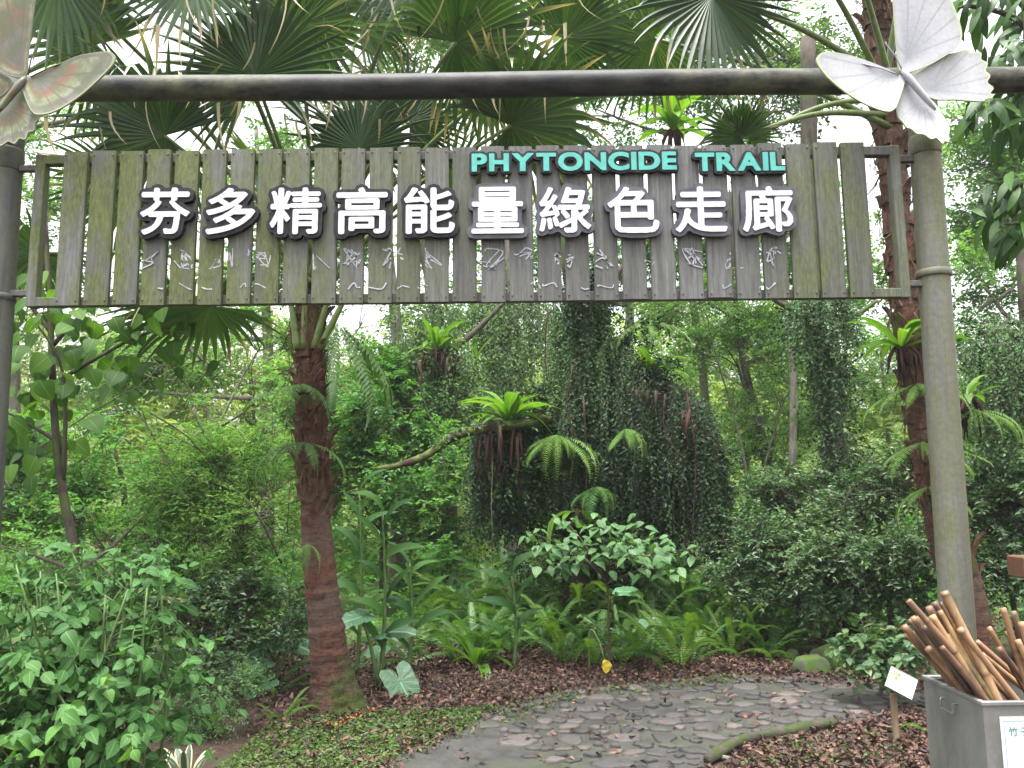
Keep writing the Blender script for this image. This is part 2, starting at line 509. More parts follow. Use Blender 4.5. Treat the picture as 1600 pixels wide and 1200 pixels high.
BK = dict(
    tree=barkmat('tree_bark', (.025, .02, .016), (.09, .075, .06), 16, (1, 1, .3), .35),
    pale=barkmat('pale_bark', (.07, .06, .05), (.2, .18, .15), 16, (1, 1, .4), .25, (.06, .10, .03)),
    mossy=barkmat('mossy_bark', (.016, .010, .008), (.075, .042, .03), 14, (1, 1, 1), .45, (.07, .12, .018)),
    palm=barkmat('palm_trunk_bark', (.03, .017, .014), (.20, .105, .078), 16, (.6, .6, 3.2), .10, (.032, .055, .011), 1.0, 11, zmoss=.5),
    palm_base=barkmat('palm_trunk_mossy_foot', (.07, .04, .032), (.2, .125, .10), 18, (.5, .5, 2.2), .62, (.055, .09, .016), 1.0),
    boot=barkmat('palm_leaf_base_fibre', (.014, .008, .006), (.15, .08, .05), 26, (1, 1, .25), .12, bstr=1.0),
    root=barkmat('root_fibre', (.015, .009, .007), (.075, .04, .03), 30, (1, 1, .15), .0, bstr=1.0),
    twig=barkmat('twig_bark', (.03, .022, .016), (.09, .07, .05), 20, (1, 1, 1), .1),
    petiole=plain('green_petiole', (.06, .10, .02), (.13, .18, .045), 20, .45, .1, .5),
    stem=plain('green_stem', (.05, .09, .025), (.10, .16, .05), 20, .5, .1, .4),
)

BK['palm'] = palmmat('palm_trunk_bark_ringed')
# ------------------------------------------------------------------ ground, hill, path
def ground_z(x, y):
    x = np.asarray(x, float); y = np.asarray(y, float)
    t = np.clip((y - 17) / 34, 0, 1)
    hill = (t * t * (3 - 2 * t)) * (6.5 + 2.0 * np.sin(x * .09 + 1.0) + 1.2 * np.sin(x * .21))
    t2 = np.clip((y - 9) / 6, 0, 1)
    return hill + t2 * (.10 * np.sin(x * .9) + .12 * np.sin(y * .7 + x * .4))
def grid(name, xs, ys, zf, material):
    X, Y = np.meshgrid(xs, ys)
    V = np.stack([X, Y, zf(X, Y)], -1).reshape(-1, 3)
    n, m = len(xs), len(ys)
    i = np.arange((m - 1) * n).reshape(m - 1, n)[:, :-1].ravel()
    mb = MB(); mb.add(V, np.stack([i, i + 1, i + n + 1, i + n], 1))
    return mb.build(name, material, None, True)
m, nt, out = mat('soil')
n1 = noise(nt, 3.0, 8, .65); n2 = noise(nt, 26, 6, .7)
c = ramp(nt, n2, [(.3, (.025, .017, .012)), (.55, (.06, .038, .028)), (.75, (.10, .065, .05))])
gp = N(nt, 'NewGeometry'); sy = N(nt, 'SeparateXYZ'); nt.links.new(gp.outputs['Position'], sy.inputs[0])
mr = N(nt, 'MapRange'); mr.inputs[1].default_value = 7.5; mr.inputs[2].default_value = 10; nt.links.new(sy.outputs[1], mr.inputs[0])
c = mix(nt, ramp(nt, n1, [(.5, 0.), (.66, .75)]), c, (.04, .055, .02))
c = mix(nt, math_(nt, 'MULTIPLY', mr.outputs[0], .85), c, ramp(nt, n2, [(.3, (.03, .06, .015)), (.7, (.09, .15, .03))]))
finish(nt, out, c, .9, bump(nt, n2, .8, .03), .2)
M_SOIL = m
xs = np.concatenate([np.linspace(-160, -20, 15), np.linspace(-18, 18, 46), np.linspace(20, 160, 15)])
ys = np.concatenate([np.linspace(-60, -6, 10), np.linspace(-4, 20, 36), np.linspace(21, 60, 30), np.linspace(65, 400, 12)])
tag(grid('ground', xs, ys, ground_z, M_SOIL), kind='structure')

def inpoly(x, y, poly):
    x = np.asarray(x); y = np.asarray(y)
    r = np.zeros(x.shape, bool)
    for (x0, y0), (x1, y1) in zip(poly, poly[1:] + poly[:1]):
        cnd = ((y0 > y) != (y1 > y)) & (x < (x1 - x0) * (y - y0) / (y1 - y0 + 1e-12) + x0)
        r ^= cnd
    return r
def gpts(l):
    return [tuple(G(a, b).xy) for a, b in l]
far_edge = gpts([(585, 1196), (640, 1172), (715, 1140), (770, 1112), (840, 1090), (930, 1076), (1040, 1066), (1150, 1058), (1260, 1060), (1350, 1068), (1440, 1082)])
near_edge = gpts([(1440, 1112), (1370, 1126), (1300, 1140), (1220, 1152), (1160, 1170), (1110, 1196)])
path_poly = [(-1.25, -3.0), (-1.0, 3.6)] + far_edge + [(6.5, 6.3), (12, 6.6), (12, 5.2), (6.0, 5.3)] + near_edge + [(1.1, 4.2), (1.1, -3.0)]
# jitter the outline
def rough_outline(poly, step, amp):
    o = []
    for (x0, y0), (x1, y1) in zip(poly, poly[1:] + poly[:1]):
        d = math.hypot(x1 - x0, y1 - y0); k = max(1, int(d / step))
        for i in range(k):
            t = i / k
            o.append((x0 + (x1 - x0) * t + rng.normal() * amp, y0 + (y1 - y0) * t + rng.normal() * amp))
    return o
def sheet(name, poly, z, th, material, parent=None):
    import bmesh
    bm = bmesh.new()
    vs = [bm.verts.new((x, y, z)) for x, y in poly]
    f = bm.faces.new(vs)
    if f.normal.z < 0: f.normal_flip()
    r = bmesh.ops.extrude_face_region(bm, geom=[f])
    lo = [g for g in r['geom'] if isinstance(g, bmesh.types.BMVert)]
    for v in lo: v.co.z -= th
    bmesh.ops.triangulate(bm, faces=[q for q in bm.faces if len(q.verts) > 4])
    bmesh.ops.recalc_face_normals(bm, faces=bm.faces[:])
    me = bpy.data.meshes.new(name); bm.to_mesh(me); bm.free()
    me.materials.append(material)
    return obj(name, me, parent)
m, nt, out = mat('path_mortar')
n1 = noise(nt, 1.6, 6, .65); n2 = noise(nt, 60, 5, .7); n3 = noise(nt, 7, 5, .6)
c = ramp(nt, n3, [(.3, (.030, .029, .028)), (.7, (.062, .058, .055))])
c = mix(nt, ramp(nt, n2, [(.4, .0), (.75, .35)]), c, (.07, .065, .06))
c = mix(nt, ramp(nt, n1, [(.46, 0.), (.64, .75)]), c, (.045, .055, .028))
finish(nt, out, c, ramp(nt, n3, [(.3, .45), (.7, .8)]), bump(nt, n2, .5, .006), .4)
M_MORTAR = m
path = tag(sheet('path', rough_outline(path_poly, .12, .018), .012, .06, M_MORTAR), kind='structure')

m, nt, out = mat('path_stone')
oi = N(nt, 'ObjectInfo').outputs['Random']
n1 = noise(nt, 9, 6, .65); n2 = noise(nt, 3, 4, .6)
c = ramp(nt, oi, [(0, (.040, .037, .037)), (.35, (.058, .053, .053)), (.65, (.078, .070, .069)), (.85, (.105, .09, .086)), (.95, (.15, .12, .115)), (1, (.06, .062, .05))])
c = mix(nt, .5, c, ramp(nt, n1, [(.3, .5), (.7, 1.1)]), 'MULTIPLY')
c = mix(nt, ramp(nt, n2, [(.5, 0.), (.68, .6)]), c, (.045, .055, .028))
finish(nt, out, c, .6, bump(nt, n1, .6, .012), .4)
M_STONE = m
def stone_mesh(name, seed, material, h=.016):
    r = np.random.default_rng(seed)
    n = 14
    a = np.linspace(0, 2 * math.pi, n, endpoint=False)
    R = 1 + .14 * np.sin(2 * a + r.random() * 6) + .13 * np.sin(3 * a + r.random() * 6) + .06 * np.sin(5 * a + r.random() * 6) + r.normal(size=n) * .045
    mb = MB(); V = []
    for k, (s, z) in enumerate(((1.0, -.02), (.96, .25 * h), (.80, .7 * h), (.45, .96 * h))):
        V.append(np.stack([np.cos(a) * R * s, np.sin(a) * R * s, np.full(n, z) + (r.normal(size=n) * .06 * h if k else 0)], 1))
    V.append(A(0, 0, h)[None])
    F = [(k * n + i, k * n + (i + 1) % n, (k + 1) * n + (i + 1) % n, (k + 1) * n + i) for k in range(3) for i in range(n)]
    F += [(3 * n + i, 3 * n + (i + 1) % n, 4 * n) for i in range(n)]
    mb.add(np.vstack(V), F)
    return mb.mesh(name, material, None, True)
STONES = [stone_mesh('stone', 50 + i, M_STONE) for i in range(8)]
got = []
tries = 0
plain_zone = [tuple(q) for q in gpts([(560, 1230), (640, 1165), (735, 1130), (800, 1150), (830, 1200), (820, 1260)])]
while len(got) < 290 and tries < 30000:
    tries += 1
    x, y = rng.uniform(-1.2, 3.6), rng.uniform(3.6, 7.0)
    rx = rng.choice([.04, .055, .075, .10]) * rng.uniform(.85, 1.25)
    if not inpoly(x, y, path_poly) or inpoly(x, y, plain_zone): continue
    if not all(inpoly(x + dx * rx, y + dy * rx, path_poly) for dx, dy in ((1, 0), (-1, 0), (0, 1), (0, -1))): continue
    if any((x - q[0]) ** 2 + (y - q[1]) ** 2 < ((rx + q[2]) * .88) ** 2 for q in got): continue
    got.append((x, y, rx))
for x, y, rx in got:
    a = rng.normal() * .5
    o = place('stone', STONES[rng.integers(8)], path, (x, y, .012), (-math.sin(a), math.cos(a), 0), (rng.normal() * .008, rng.normal() * .008, 1),
              (rx * rng.uniform(1.0, 1.35), rx * rng.uniform(.72, .95), rng.uniform(.7, 1.5)))

# mossy log that edges the path
def lump_tube(name, pts, r, material, parent=None, sides=10):
    mb = MB(); p = catmull(pts, 14)
    rr = r * (1 + .12 * rng.normal(size=14))
    rr[0] *= .8; rr[-1] *= .75
    tube(mb, p, rr, sides, wob=.25)
    return mb.build(name, material, parent, True)
BK['edge'] = barkmat('mossy_edging', (.03, .026, .02), (.08, .07, .055), 14, (1, 1, 1), .42, (.035, .055, .014), 1.0, 9)
e = lump_tube('edging_log', [G(1105, 1196) + Vector((0, 0, .03)), G(1165, 1165) + Vector((0, 0, .04)), G(1240, 1152) + Vector((0, 0, .04)), G(1306, 1138) + Vector((0, 0, .04))], .036, BK['edge'])
tag(e, 'mossy low log edging the near side of the stone path', 'log')
e = lump_tube('fallen_stick', [G(480, 1196) + Vector((0, 0, .02)), G(560, 1158) + Vector((0, 0, .025)), G(640, 1134) + Vector((0, 0, .02)), G(765, 1122) + Vector((0, 0, .02))], .012, BK['pale'])
tag(e, 'long thin dry stick lying on the grass beside the path', 'stick')
e = lump_tube('fallen_stick', [G(1128, 1188) + Vector((0, 0, .02)), G(1160, 1200) + Vector((0, 0, .02)), G(1190, 1212) + Vector((0, 0, .02))], .016, BK['pale'])
tag(e, 'short pale stick lying below the mossy edging log', 'stick')

# rocks by the far side of the path
M_ROCK = barkmat('mossy_rock', (.045, .043, .041), (.12, .115, .11), 10, (1, 1, 1), .8, (.055, .095, .018), .6, 4)
def rock(px, py, w, h, label, seed):
    import bmesh
    r = np.random.default_rng(seed)
    bm = bmesh.new(); bmesh.ops.create_icosphere(bm, subdivisions=3, radius=1)
    d = [(nrmz(r.normal(size=3)), r.uniform(.55, .9)) for _ in range(9)]
    for v in bm.verts:
        p = np.array(v.co)
        for q, k in d:
            t = p @ q
            if t > k: p = p - q * (t - k) * .85
        p = p * (1 + .04 * math.sin(p[0] * 7 + seed) * math.sin(p[1] * 6))
        v.co = (p[0] * w, p[1] * w * .8, max(p[2], -.25) * h)
    me = bpy.data.meshes.new('rock'); bm.to_mesh(me); bm.free(); me.materials.append(M_ROCK)
    for q in me.polygons: q.use_smooth = True
    o = obj('rock', me); o.location = G(px, py) + Vector((0, 0, h * .15)); o.rotation_euler.z = r.random() * 6
    tag(o, label, 'rock', 'rocks beside the path')
rock(1268, 1052, .17, .15, 'rounded moss-covered rock at the far edge of the path', 1)
rock(1296, 1040, .22, .20, 'larger grey and mossy rock beside the small rounded one', 2)
rock(1240, 1032, .10, .10, 'smallest mossy stone among the three rocks behind the path', 3)

# leaf litter, ground cover
def ground_scatter(name, label, cat, poly_px_list, counts, T, size, material, kind, zoff=.014, tilt=.5, extra=None):
    mb = MB()
    for poly, cnt in zip(poly_px_list, counts):
        g = gpts(poly); gx = [q[0] for q in g]; gy = [q[1] for q in g]
        x = rng.uniform(min(gx), max(gx), cnt * 4); y = rng.uniform(min(gy), max(gy), cnt * 4)
        ok = inpoly(x, y, g); x, y = x[ok][:cnt], y[ok][:cnt]
        n = len(x)
        pos = np.stack([x, y, zoff + rng.random(n) * .03], 1)
        fw = np.stack([rng.normal(size=n), rng.normal(size=n), rng.normal(size=n) * .3], 1)
        nm = A(0, 0, 1) + rng.normal(size=(n, 3)) * tilt
        scatter(mb, T, pos, fw, nm, size * rng.uniform(.5, 1.5, n), rng.random(n) ** 1.3)
    o = mb.build(name, material)
    return tag(o, label, cat, kind=kind)
T_DEAD = leaf_t(3, ovate, .26, .5, .45)
ground_scatter('leaf_litter', 'brown fallen leaves lying thick beside the path', 'leaf litter',
               [[(380, 1160), (500, 1140), (600, 1126), (770, 1110), (850, 1088), (930, 1074), (1150, 1052), (1450, 1075), (1450, 1010), (1100, 985), (600, 1000), (420, 1050)],
                [(1120, 1215), (1180, 1168), (1300, 1146), (1440, 1118), (1480, 1240), (1150, 1260)],
                [(560, 1230), (760, 1110), (1000, 1070), (1440, 1085), (1430, 1130), (1100, 1200)],
                [(380, 1240), (420, 1140), (700, 1120), (720, 1150), (600, 1215)],
                [(-200, 1150), (500, 1010), (1600, 960), (1600, 1000), (500, 1060)],
                [(560, 1215), (650, 1180), (775, 1128), (930, 1088), (1150, 1070), (1350, 1080), (1450, 1094), (1450, 1066), (1150, 1042), (770, 1098), (600, 1172)],
                [(1080, 1215), (1150, 1160), (1300, 1130), (1440, 1100), (1440, 1130), (1310, 1150), (1170, 1180), (1120, 1220)]],
               [17000, 6500, 260, 900, 9000, 1500, 700], T_DEAD, .042, LM['litter'], 'stuff')
ground_scatter('ground_cover', 'low green creeping ground cover left of the path', 'ground cover',
               [[(300, 1240), (420, 1140), (560, 1115), (760, 1112), (735, 1135), (640, 1170), (570, 1215)],
                [(1130, 1215), (1200, 1162), (1330, 1145), (1420, 1140), (1430, 1240)],
                [(1300, 1060), (1340, 1035), (1450, 1040), (1450, 1075)],
                [(560, 1215), (660, 1182), (785, 1132), (930, 1092), (1150, 1072), (1150, 1056), (770, 1100), (600, 1172)]],
               [6500, 1500, 900, 1500], T_SM, .028, LM['grass'], 'stuff', .012, .6)
# red petals at the palm's foot and on the path
m, nt, out = mat('fallen_petal')
finish(nt, out, ramp(nt, N(nt, 'Attribute', attribute_name='rnd').outputs['Fac'], [(0, (.5, .05, .02)), (1, (.6, .18, .05))]), .5)
ground_scatter('petal_litter', 'small red and orange fallen petals by the palm foot', 'petals',
               [[(510, 1140), (545, 1128), (590, 1112), (580, 1122), (530, 1145)], [(790, 1110), (840, 1100), (1250, 1085), (1200, 1150), (900, 1180)]],
               [34, 8], T_DEAD, .024, m, 'stuff', .03)

# ------------------------------------------------------------------ gate: posts and beam
def stained(name, base0, base1, moss, mossx=None, streak=(6, 6, .6), rough=.6, bstr=.25, spec=.35):
    """weathered surface: vertical streaks, green algae in patches; mossx = stops of algae strength along X"""
    m, nt, out = mat(name)
    tc = N(nt, 'TexCoord').outputs['Object']
    s1 = noise(nt, 3.0, 6, .6, tc, streak)
    s2 = noise(nt, 4.0, 6, .65, tc)
    s3 = noise(nt, 45, 5, .7, tc)
    c = ramp(nt, s1, [(.28, base0), (.72, base1)])
    c = mix(nt, .55, c, ramp(nt, s3, [(.3, .55), (.7, 1.15)]), 'MULTIPLY')
    mk = ramp(nt, math_(nt, 'ADD', math_(nt, 'MULTIPLY', s2, .45), math_(nt, 'MULTIPLY', s1, .55)), [(.42, 0.), (.62, .95)])
    dk = ramp(nt, noise(nt, 5, 5, .7, tc, tuple(q * .8 for q in streak)), [(.56, 0.), (.68, .7)])
    c = mix(nt, dk, c, tuple(q * .35 for q in base0))
    if mossx:
        sx = N(nt, 'SeparateXYZ'); nt.links.new(tc, sx.inputs[0])
        mr = N(nt, 'MapRange'); mr.inputs[1].default_value = mossx[0][0]; mr.inputs[2].default_value = mossx[-1][0]
        nt.links.new(sx.outputs[0], mr.inputs[0])
        w = mossx[-1][0] - mossx[0][0]
        k = ramp(nt, mr.outputs[0], [((a - mossx[0][0]) / w, b) for a, b in mossx])
        mk = math_(nt, 'MULTIPLY', mk, k)
    mc = ramp(nt, s3, [(.3, tuple(q * .6 for q in moss)), (.7, moss)])
    c = mix(nt, mk, c, mc)
    finish(nt, out, c, rough, bump(nt, s3, bstr, .004), spec)
    return m
GY = 3.72
M_POST_R = stained('algae_stained_post', (.085, .085, .078), (.17, .168, .15), (.11, .115, .04), streak=(12, 12, .35))
M_POST_L = stained('dark_weathered_post', (.045, .045, .042), (.11, .11, .10), (.06, .07, .032), streak=(9, 9, .5))
bx0, bx1 = P(-60, 130, GY + .05).x, P(1660, 130, GY + .05).x
M_BEAM = stained('beam_paint', (.007, .007, .008), (.034, .034, .036), (.12, .125, .075),
                 [(bx0, 1.0), (-1.35, 1.0), (-1.05, .15), (.5, .15), (.9, .8), (bx1, 1.0)], (2.5, 6, 6), .55, .3, .22)
gate = thing('entrance_gate', 'weathered round-pole gate frame spanning the start of the path', 'gate', (0, GY, 0))
def pole(name, px_top, py_top, dia, material, parent, px_bot, py_bot):
    t, b = P(px_top, py_top, GY), P(px_bot, py_bot, GY)
    d = (b - t) / (b.z - t.z)
    p0 = t + d * (-.05 - t.z); p1 = t + d * (P(800, 118, GY).z - t.z)
    mb = MB()
    tube(mb, [p0.lerp(p1, k / 12) for k in range(13)], [dia / 2 * (1.06 - .08 * k / 12) for k in range(13)], 28)
    o = mb.build(name, material, parent, True)
    return o, lambda py: t + d * (P(800, py, GY).z - t.z)
for side in (0, 1):
    if side:
        o, at_ = pole('post', 1446, 240, .140, M_POST_R, gate, 1494, 940); mt = M_POST_R
        o['label'] = 'grey post with yellow-green algae stains and two band collars'
        bands = ((222, 251, .073), (430, 441, .078))
    else:
        o, at_ = pole('post', 12, 240, .140, M_POST_L, gate, -34, 940); mt = M_POST_L
        o['label'] = 'dark weathered post with black band collars'
        bands = ((226, 260, .073), (452, 462, .076))
    for y0, y1, r in bands:
        mb = MB(); a, b = at_(y0), at_(y1)
        tube(mb, [a, a.lerp(b, .08), a.lerp(b, .92), b], [r - .003, r, r, r - .003], 28)
        c = mb.build('band_collar', mt, o, True)
    if side:
        mb = MB(); q = at_(437) + Vector((.078, -.01, 0))
        tube(mb, [q, q + Vector((.02, -.003, 0))], .008, 8)
        mb.build('bolt', M_POST_R, o)
bz = P(800, 131, GY + .04).z
mb = MB()
xs_ = np.linspace(bx0 - .3, bx1 + .5, 40)
tube(mb, [(x, GY + .05, bz + .004 * math.sin(x * 2)) for x in xs_], .0635, 28)
mb.build('beam', M_BEAM, gate, True)

# ------------------------------------------------------------------ the slatted trail sign
SY = 3.66                                                 # front face of the slats
sz1, sz0 = P(720, 229.5, SY).z, P(720, 471, SY).z
sx0, sx1 = P(93, 350, SY).x, P(1360, 350, SY).x
m, nt, out = mat('weathered_slat')
tc = N(nt, 'TexCoord').outputs['Object']
oi = N(nt, 'ObjectInfo').outputs['Random']
cmb = N(nt, 'CombineXYZ'); nt.links.new(math_(nt, 'MULTIPLY', oi, 37.0), cmb.inputs[1])
va = N(nt, 'VectorMath'); va.operation = 'ADD'; nt.links.new(tc, va.inputs[0]); nt.links.new(cmb.outputs[0], va.inputs[1])
v_ = va.outputs[0]
grain = noise(nt, 10, 7, .65, v_, (7, 7, .35))
blot = noise(nt, 3.2, 5, .6, v_, (2.5, 2.5, 1))
fine = noise(nt, 90, 5, .7, v_, (1, 1, .3))
c = ramp(nt, grain, [(.25, (.050, .050, .050)), (.5, (.094, .094, .095)), (.78, (.16, .16, .162))])
sx = N(nt, 'SeparateXYZ'); nt.links.new(tc, sx.inputs[0])
mr = N(nt, 'MapRange'); mr.inputs[1].default_value = sx0; mr.inputs[2].default_value = sx1; nt.links.new(sx.outputs[0], mr.inputs[0])
along = ramp(nt, mr.outputs[0], [(0, 1.0), (.22, .85), (.42, .5), (.56, .12), (.86, .10), (.93, .8), (1, .5)])
mk = math_(nt, 'MULTIPLY', ramp(nt, blot, [(.33, 0.), (.56, 1.)]), along)
edge = math_(nt, 'ABSOLUTE', N(nt, 'Attribute', attribute_name='rnd').outputs['Fac'])
mk2 = math_(nt, 'MULTIPLY', math_(nt, 'MULTIPLY', edge, ramp(nt, blot, [(.3, .15), (.6, .9)])), math_(nt, 'ADD', math_(nt, 'MULTIPLY', along, .85), .15))
mk = math_(nt, 'MAXIMUM', mk, mk2)
c = mix(nt, 1.0, c, ramp(nt, oi, [(0, .72), (1, 1.22)]), 'MULTIPLY')
c = mix(nt, math_(nt, 'MULTIPLY', mk, .95), c, ramp(nt, fine, [(.3, (.045, .060, .012)), (.7, (.11, .13, .034))]))
c = mix(nt, .4, c, ramp(nt, fine, [(.3, .6), (.7, 1.15)]), 'MULTIPLY')
finish(nt, out, c, .72, bump(nt, grain, .35, .004), .3)
M_SLAT = m
M_STEEL_DK = plain('rusty_screw', (.03, .028, .026), (.09, .08, .07), 60, .5, 0, .5)
sign = thing('trail_sign', 'wide grey slatted wooden sign reading PHYTONCIDE TRAIL with white Chinese characters', 'sign', (0, SY, sz0))
fx0, fx1 = P(43, 350, SY).x, P(1419, 350, SY).x
def part_box(name, lo, hi, material, parent, bev=.003):
    mb = MB(); box(mb, lo, hi, 0, bev); return mb.build(name, material, parent)
rail_h = .05
part_box('rail', (fx0, SY + .030, sz1 - rail_h), (fx1, SY + .075, sz1 - .004), M_SLAT, sign)
part_box('rail', (fx0, SY + .030, sz0 + .006), (fx1, SY + .075, sz0 + rail_h), M_SLAT, sign)
part_box('stile', (fx0 - .002, SY + .027, sz0 + .004), (fx0 + .045, SY + .078, sz1 - .002), M_SLAT, sign)
part_box('stile', (fx1 - .045, SY + .027, sz0 + .004), (fx1 + .002, SY + .078, sz1 - .002), M_SLAT, sign)
# brackets to the posts
for xa, xb in ((P(18, 300, SY).x, fx0 - .003), (fx1 + .003, P(1440, 300, SY).x)):
    for z in (sz0 + .06, sz1 - .08):
        part_box('bracket', (xa, SY + .04, z), (xb, SY + .07, z + .03), M_STEEL_DK, sign)
pitch = (sx1 - sx0 + .020) / 29
def slat_mesh(x0, x1, z0, z1):
    mb = MB()
    n = 5
    us = [0, .07, .2, .8, .93, 1]
    bow = rng.normal() * .003
    zz = np.linspace(z0, z1, 7)
    V, R = [], []
    for z in zz:
        t = (z - z0) / (z1 - z0)
        yb = bow * math.sin(math.pi * t)
        for u in us:
            e = .004 if u in (0, 1) else 0
            V.append((x0 + (x1 - x0) * u, SY + e + yb, z)); R.append(1.0 if u in (0, 1) else (.55 if u in (.07, .93) else 0))
        for u in (1, 0):
            V.append((x0 + (x1 - x0) * u, SY + .026 + yb, z)); R.append(.3)
    w = len(us) + 2
    F = []
    for k in range(6):
        for i in range(w):
            j = (i + 1) % w
            F.append((k * w + i, k * w + j, (k + 1) * w + j, (k + 1) * w + i))
    F.append(tuple(range(w))[::-1]); F.append(tuple(6 * w + i for i in range(w)))
    mb.add(V, F, np.array(R)); return mb
gaps = []
screw = MB()
for dx in (-1, 1):
    pass
def screw_mesh():
    mb = MB(); tube(mb, [(0, 0, 0), (0, -.003, 0), (0, -.004, 0)], [.0045, .0045, .003], 8)
    return mb.mesh('screw', M_STEEL_DK)
SCREW = screw_mesh()
for k in range(29):
    x0 = sx0 + k * pitch + rng.normal() * .0012
    x1 = x0 + pitch - .0205 + rng.normal() * .0015
    gaps.append((x0, x1))
    o = slat_mesh(x0, x1, sz0 + rng.normal() * .002, sz1 + rng.normal() * .002).build('slat', M_SLAT, sign)
    for sxx in (x0 + .012, x1 - .012):
        for z in (sz0 + .025, sz1 - .022):
            q = obj('screw', SCREW, o); q.location = Vector((sxx, SY - .0005, z)) - Vector(ORG[sign.name])

# lettering
def text_polys(body, size, offset, bevel=0):
    cu = bpy.data.curves.new('lettering', 'FONT')
    cu.body = body; cu.size = size; cu.offset = offset; cu.align_x = 'LEFT'
    o = bpy.data.objects.new('lettering', cu); COL.objects.link(o)
    dg = bpy.context.evaluated_depsgraph_get()
    me = bpy.data.meshes.new_from_object(o.evaluated_get(dg))
    V = np.array([v.co[:2] for v in me.vertices]); F = [tuple(p.vertices) for p in me.polygons]
    bpy.data.objects.remove(o); bpy.data.curves.remove(cu); bpy.data.meshes.remove(me)
    return V, F
def raster(V, F, lo, hi, h, grow=0.0, blur=1):
    nx, nz = int((hi[0] - lo[0]) / h) + 1, int((hi[1] - lo[1]) / h) + 1
    X, Z = np.meshgrid(lo[0] + np.arange(nx) * h, lo[1] + np.arange(nz) * h)
    M = np.zeros((nz, nx), bool)
    for f in F:
        q = V[list(f)]
        i0, i1 = np.floor((q.min(0) - lo) / h).astype(int), np.ceil((q.max(0) - lo) / h).astype(int) + 1
        a, b = slice(max(i0[1], 0), i1[1]), slice(max(i0[0], 0), i1[0])
        ins = np.ones(M[a, b].shape, bool); ins2 = ins.copy()
        for p0, p1 in zip(q, np.roll(q, -1, 0)):
            s = (p1[0] - p0[0]) * (Z[a, b] - p0[1]) - (p1[1] - p0[1]) * (X[a, b] - p0[0])
            ins &= s >= -1e-9; ins2 &= s <= 1e-9
        M[a, b] |= ins | ins2
    r = int(math.ceil(grow / h))
    D = M.copy()
    for dy in range(-r, r + 1):
        for dx in range(-r, r + 1):
            if dx * dx + dy * dy <= (grow / h) ** 2 + .1:
                D |= np.roll(np.roll(M, dy, 0), dx, 1)
    g = D.astype(float)
    for _ in range(blur):
        g = (g + np.roll(g, 1, 0) + np.roll(g, -1, 0) + np.roll(g, 1, 1) + np.roll(g, -1, 1)) / 5
    return g
def plate(g, lo, h, y_front, y_back):
    """2-D surface nets of the field g > .5, extruded from y_front to y_back"""
    ins = g > .5
    nz, nx = g.shape
    vid, V = {}, []
    def dual(i, j):                           # dual cell between pixels (i,j)..(i+1,j+1)
        if (i, j) in vid: return vid[i, j]
        c = [(i, j), (i, j + 1), (i + 1, j + 1), (i + 1, j)]
        pts = []
        for (a, b), (c_, d) in zip(c, c[1:] + c[:1]):
            if ins[a, b] != ins[c_, d]:
                t = (.5 - g[a, b]) / (g[c_, d] - g[a, b])
                pts.append((b + (d - b) * t, a + (c_ - a) * t))
        p = np.mean(pts, 0) if pts else (j + .5, i + .5)
        vid[i, j] = len(V); V.append((lo[0] + p[0] * h, lo[1] + p[1] * h)); return vid[i, j]
    F, B = [], []
    for i in range(1, nz - 1):
        for j in range(1, nx - 1):
            if not ins[i, j]: continue
            q = [dual(i - 1, j - 1), dual(i - 1, j), dual(i, j), dual(i, j - 1)]
            F.append(tuple(q))
            for (di, dj), (a, b) in zip(((-1, 0), (0, 1), (1, 0), (0, -1)), ((0, 1), (1, 2), (2, 3), (3, 0))):
                if not ins[i + di, j + dj]: B.append((q[a], q[b]))
    n = len(V)
    W = [(x, y_front, z) for x, z in V] + [(x, y_back, z) for x, z in V]
    FF = F + [(b, a, a + n, b + n) for a, b in B]        # the back lies on the sign and is never seen

    return np.array(W), FF
m, nt, out = mat('black_plate')
n1 = noise(nt, 30, 5, .7); n2 = noise(nt, 9, 4, .6)
c = ramp(nt, n1, [(.35, (.006, .006, .008)), (.8, (.028, .027, .033))])
c = mix(nt, ramp(nt, n2, [(.62, 0.), (.78, .3)]), c, (.12, .115, .13))
finish(nt, out, c, .6, bump(nt, n1, .2, .003), .2); M_PLATE = m
m, nt, out = mat('faded_plate')
n1 = noise(nt, 30, 5, .7); n2 = noise(nt, 9, 4, .6)
c = ramp(nt, n2, [(.3, (.035, .034, .042)), (.7, (.085, .08, .10))])
c = mix(nt, ramp(nt, n1, [(.5, 0.), (.75, .5)]), c, (.03, .03, .038))
finish(nt, out, c, .55, bump(nt, n1, .2, .003), .3); M_PLATE_F = m
M_WHITE = plain('white_letter_paint', (.40, .40, .44), (.62, .62, .66), 25, .4, .05, .4)
M_TEAL = plain('teal_letter_paint', (.045, .26, .225), (.07, .36, .31), 25, .4, .05, .4)
HAN = '芬多精高能量綠色走廊'
HX = [(226, 301), (328, 402), (427, 504), (530, 606), (634, 710), (739, 816), (843, 921), (949, 1026), (1053, 1131), (1157, 1234)]
def solid(V, F, y0, y1):
    n = len(V)
    W = np.concatenate([np.stack([V[:, 0], np.full(n, y0), V[:, 1]], 1), np.stack([V[:, 0], np.full(n, y1), V[:, 1]], 1)])
    ec = {}
    for f in F:
        for a, b in zip(f, f[1:] + f[:1]): ec[(a, b)] = 1
    FF = [tuple(f) for f in F] + [(b, a, a + n, b + n) for a, b in ec if (b, a) not in ec]
    return W, FF
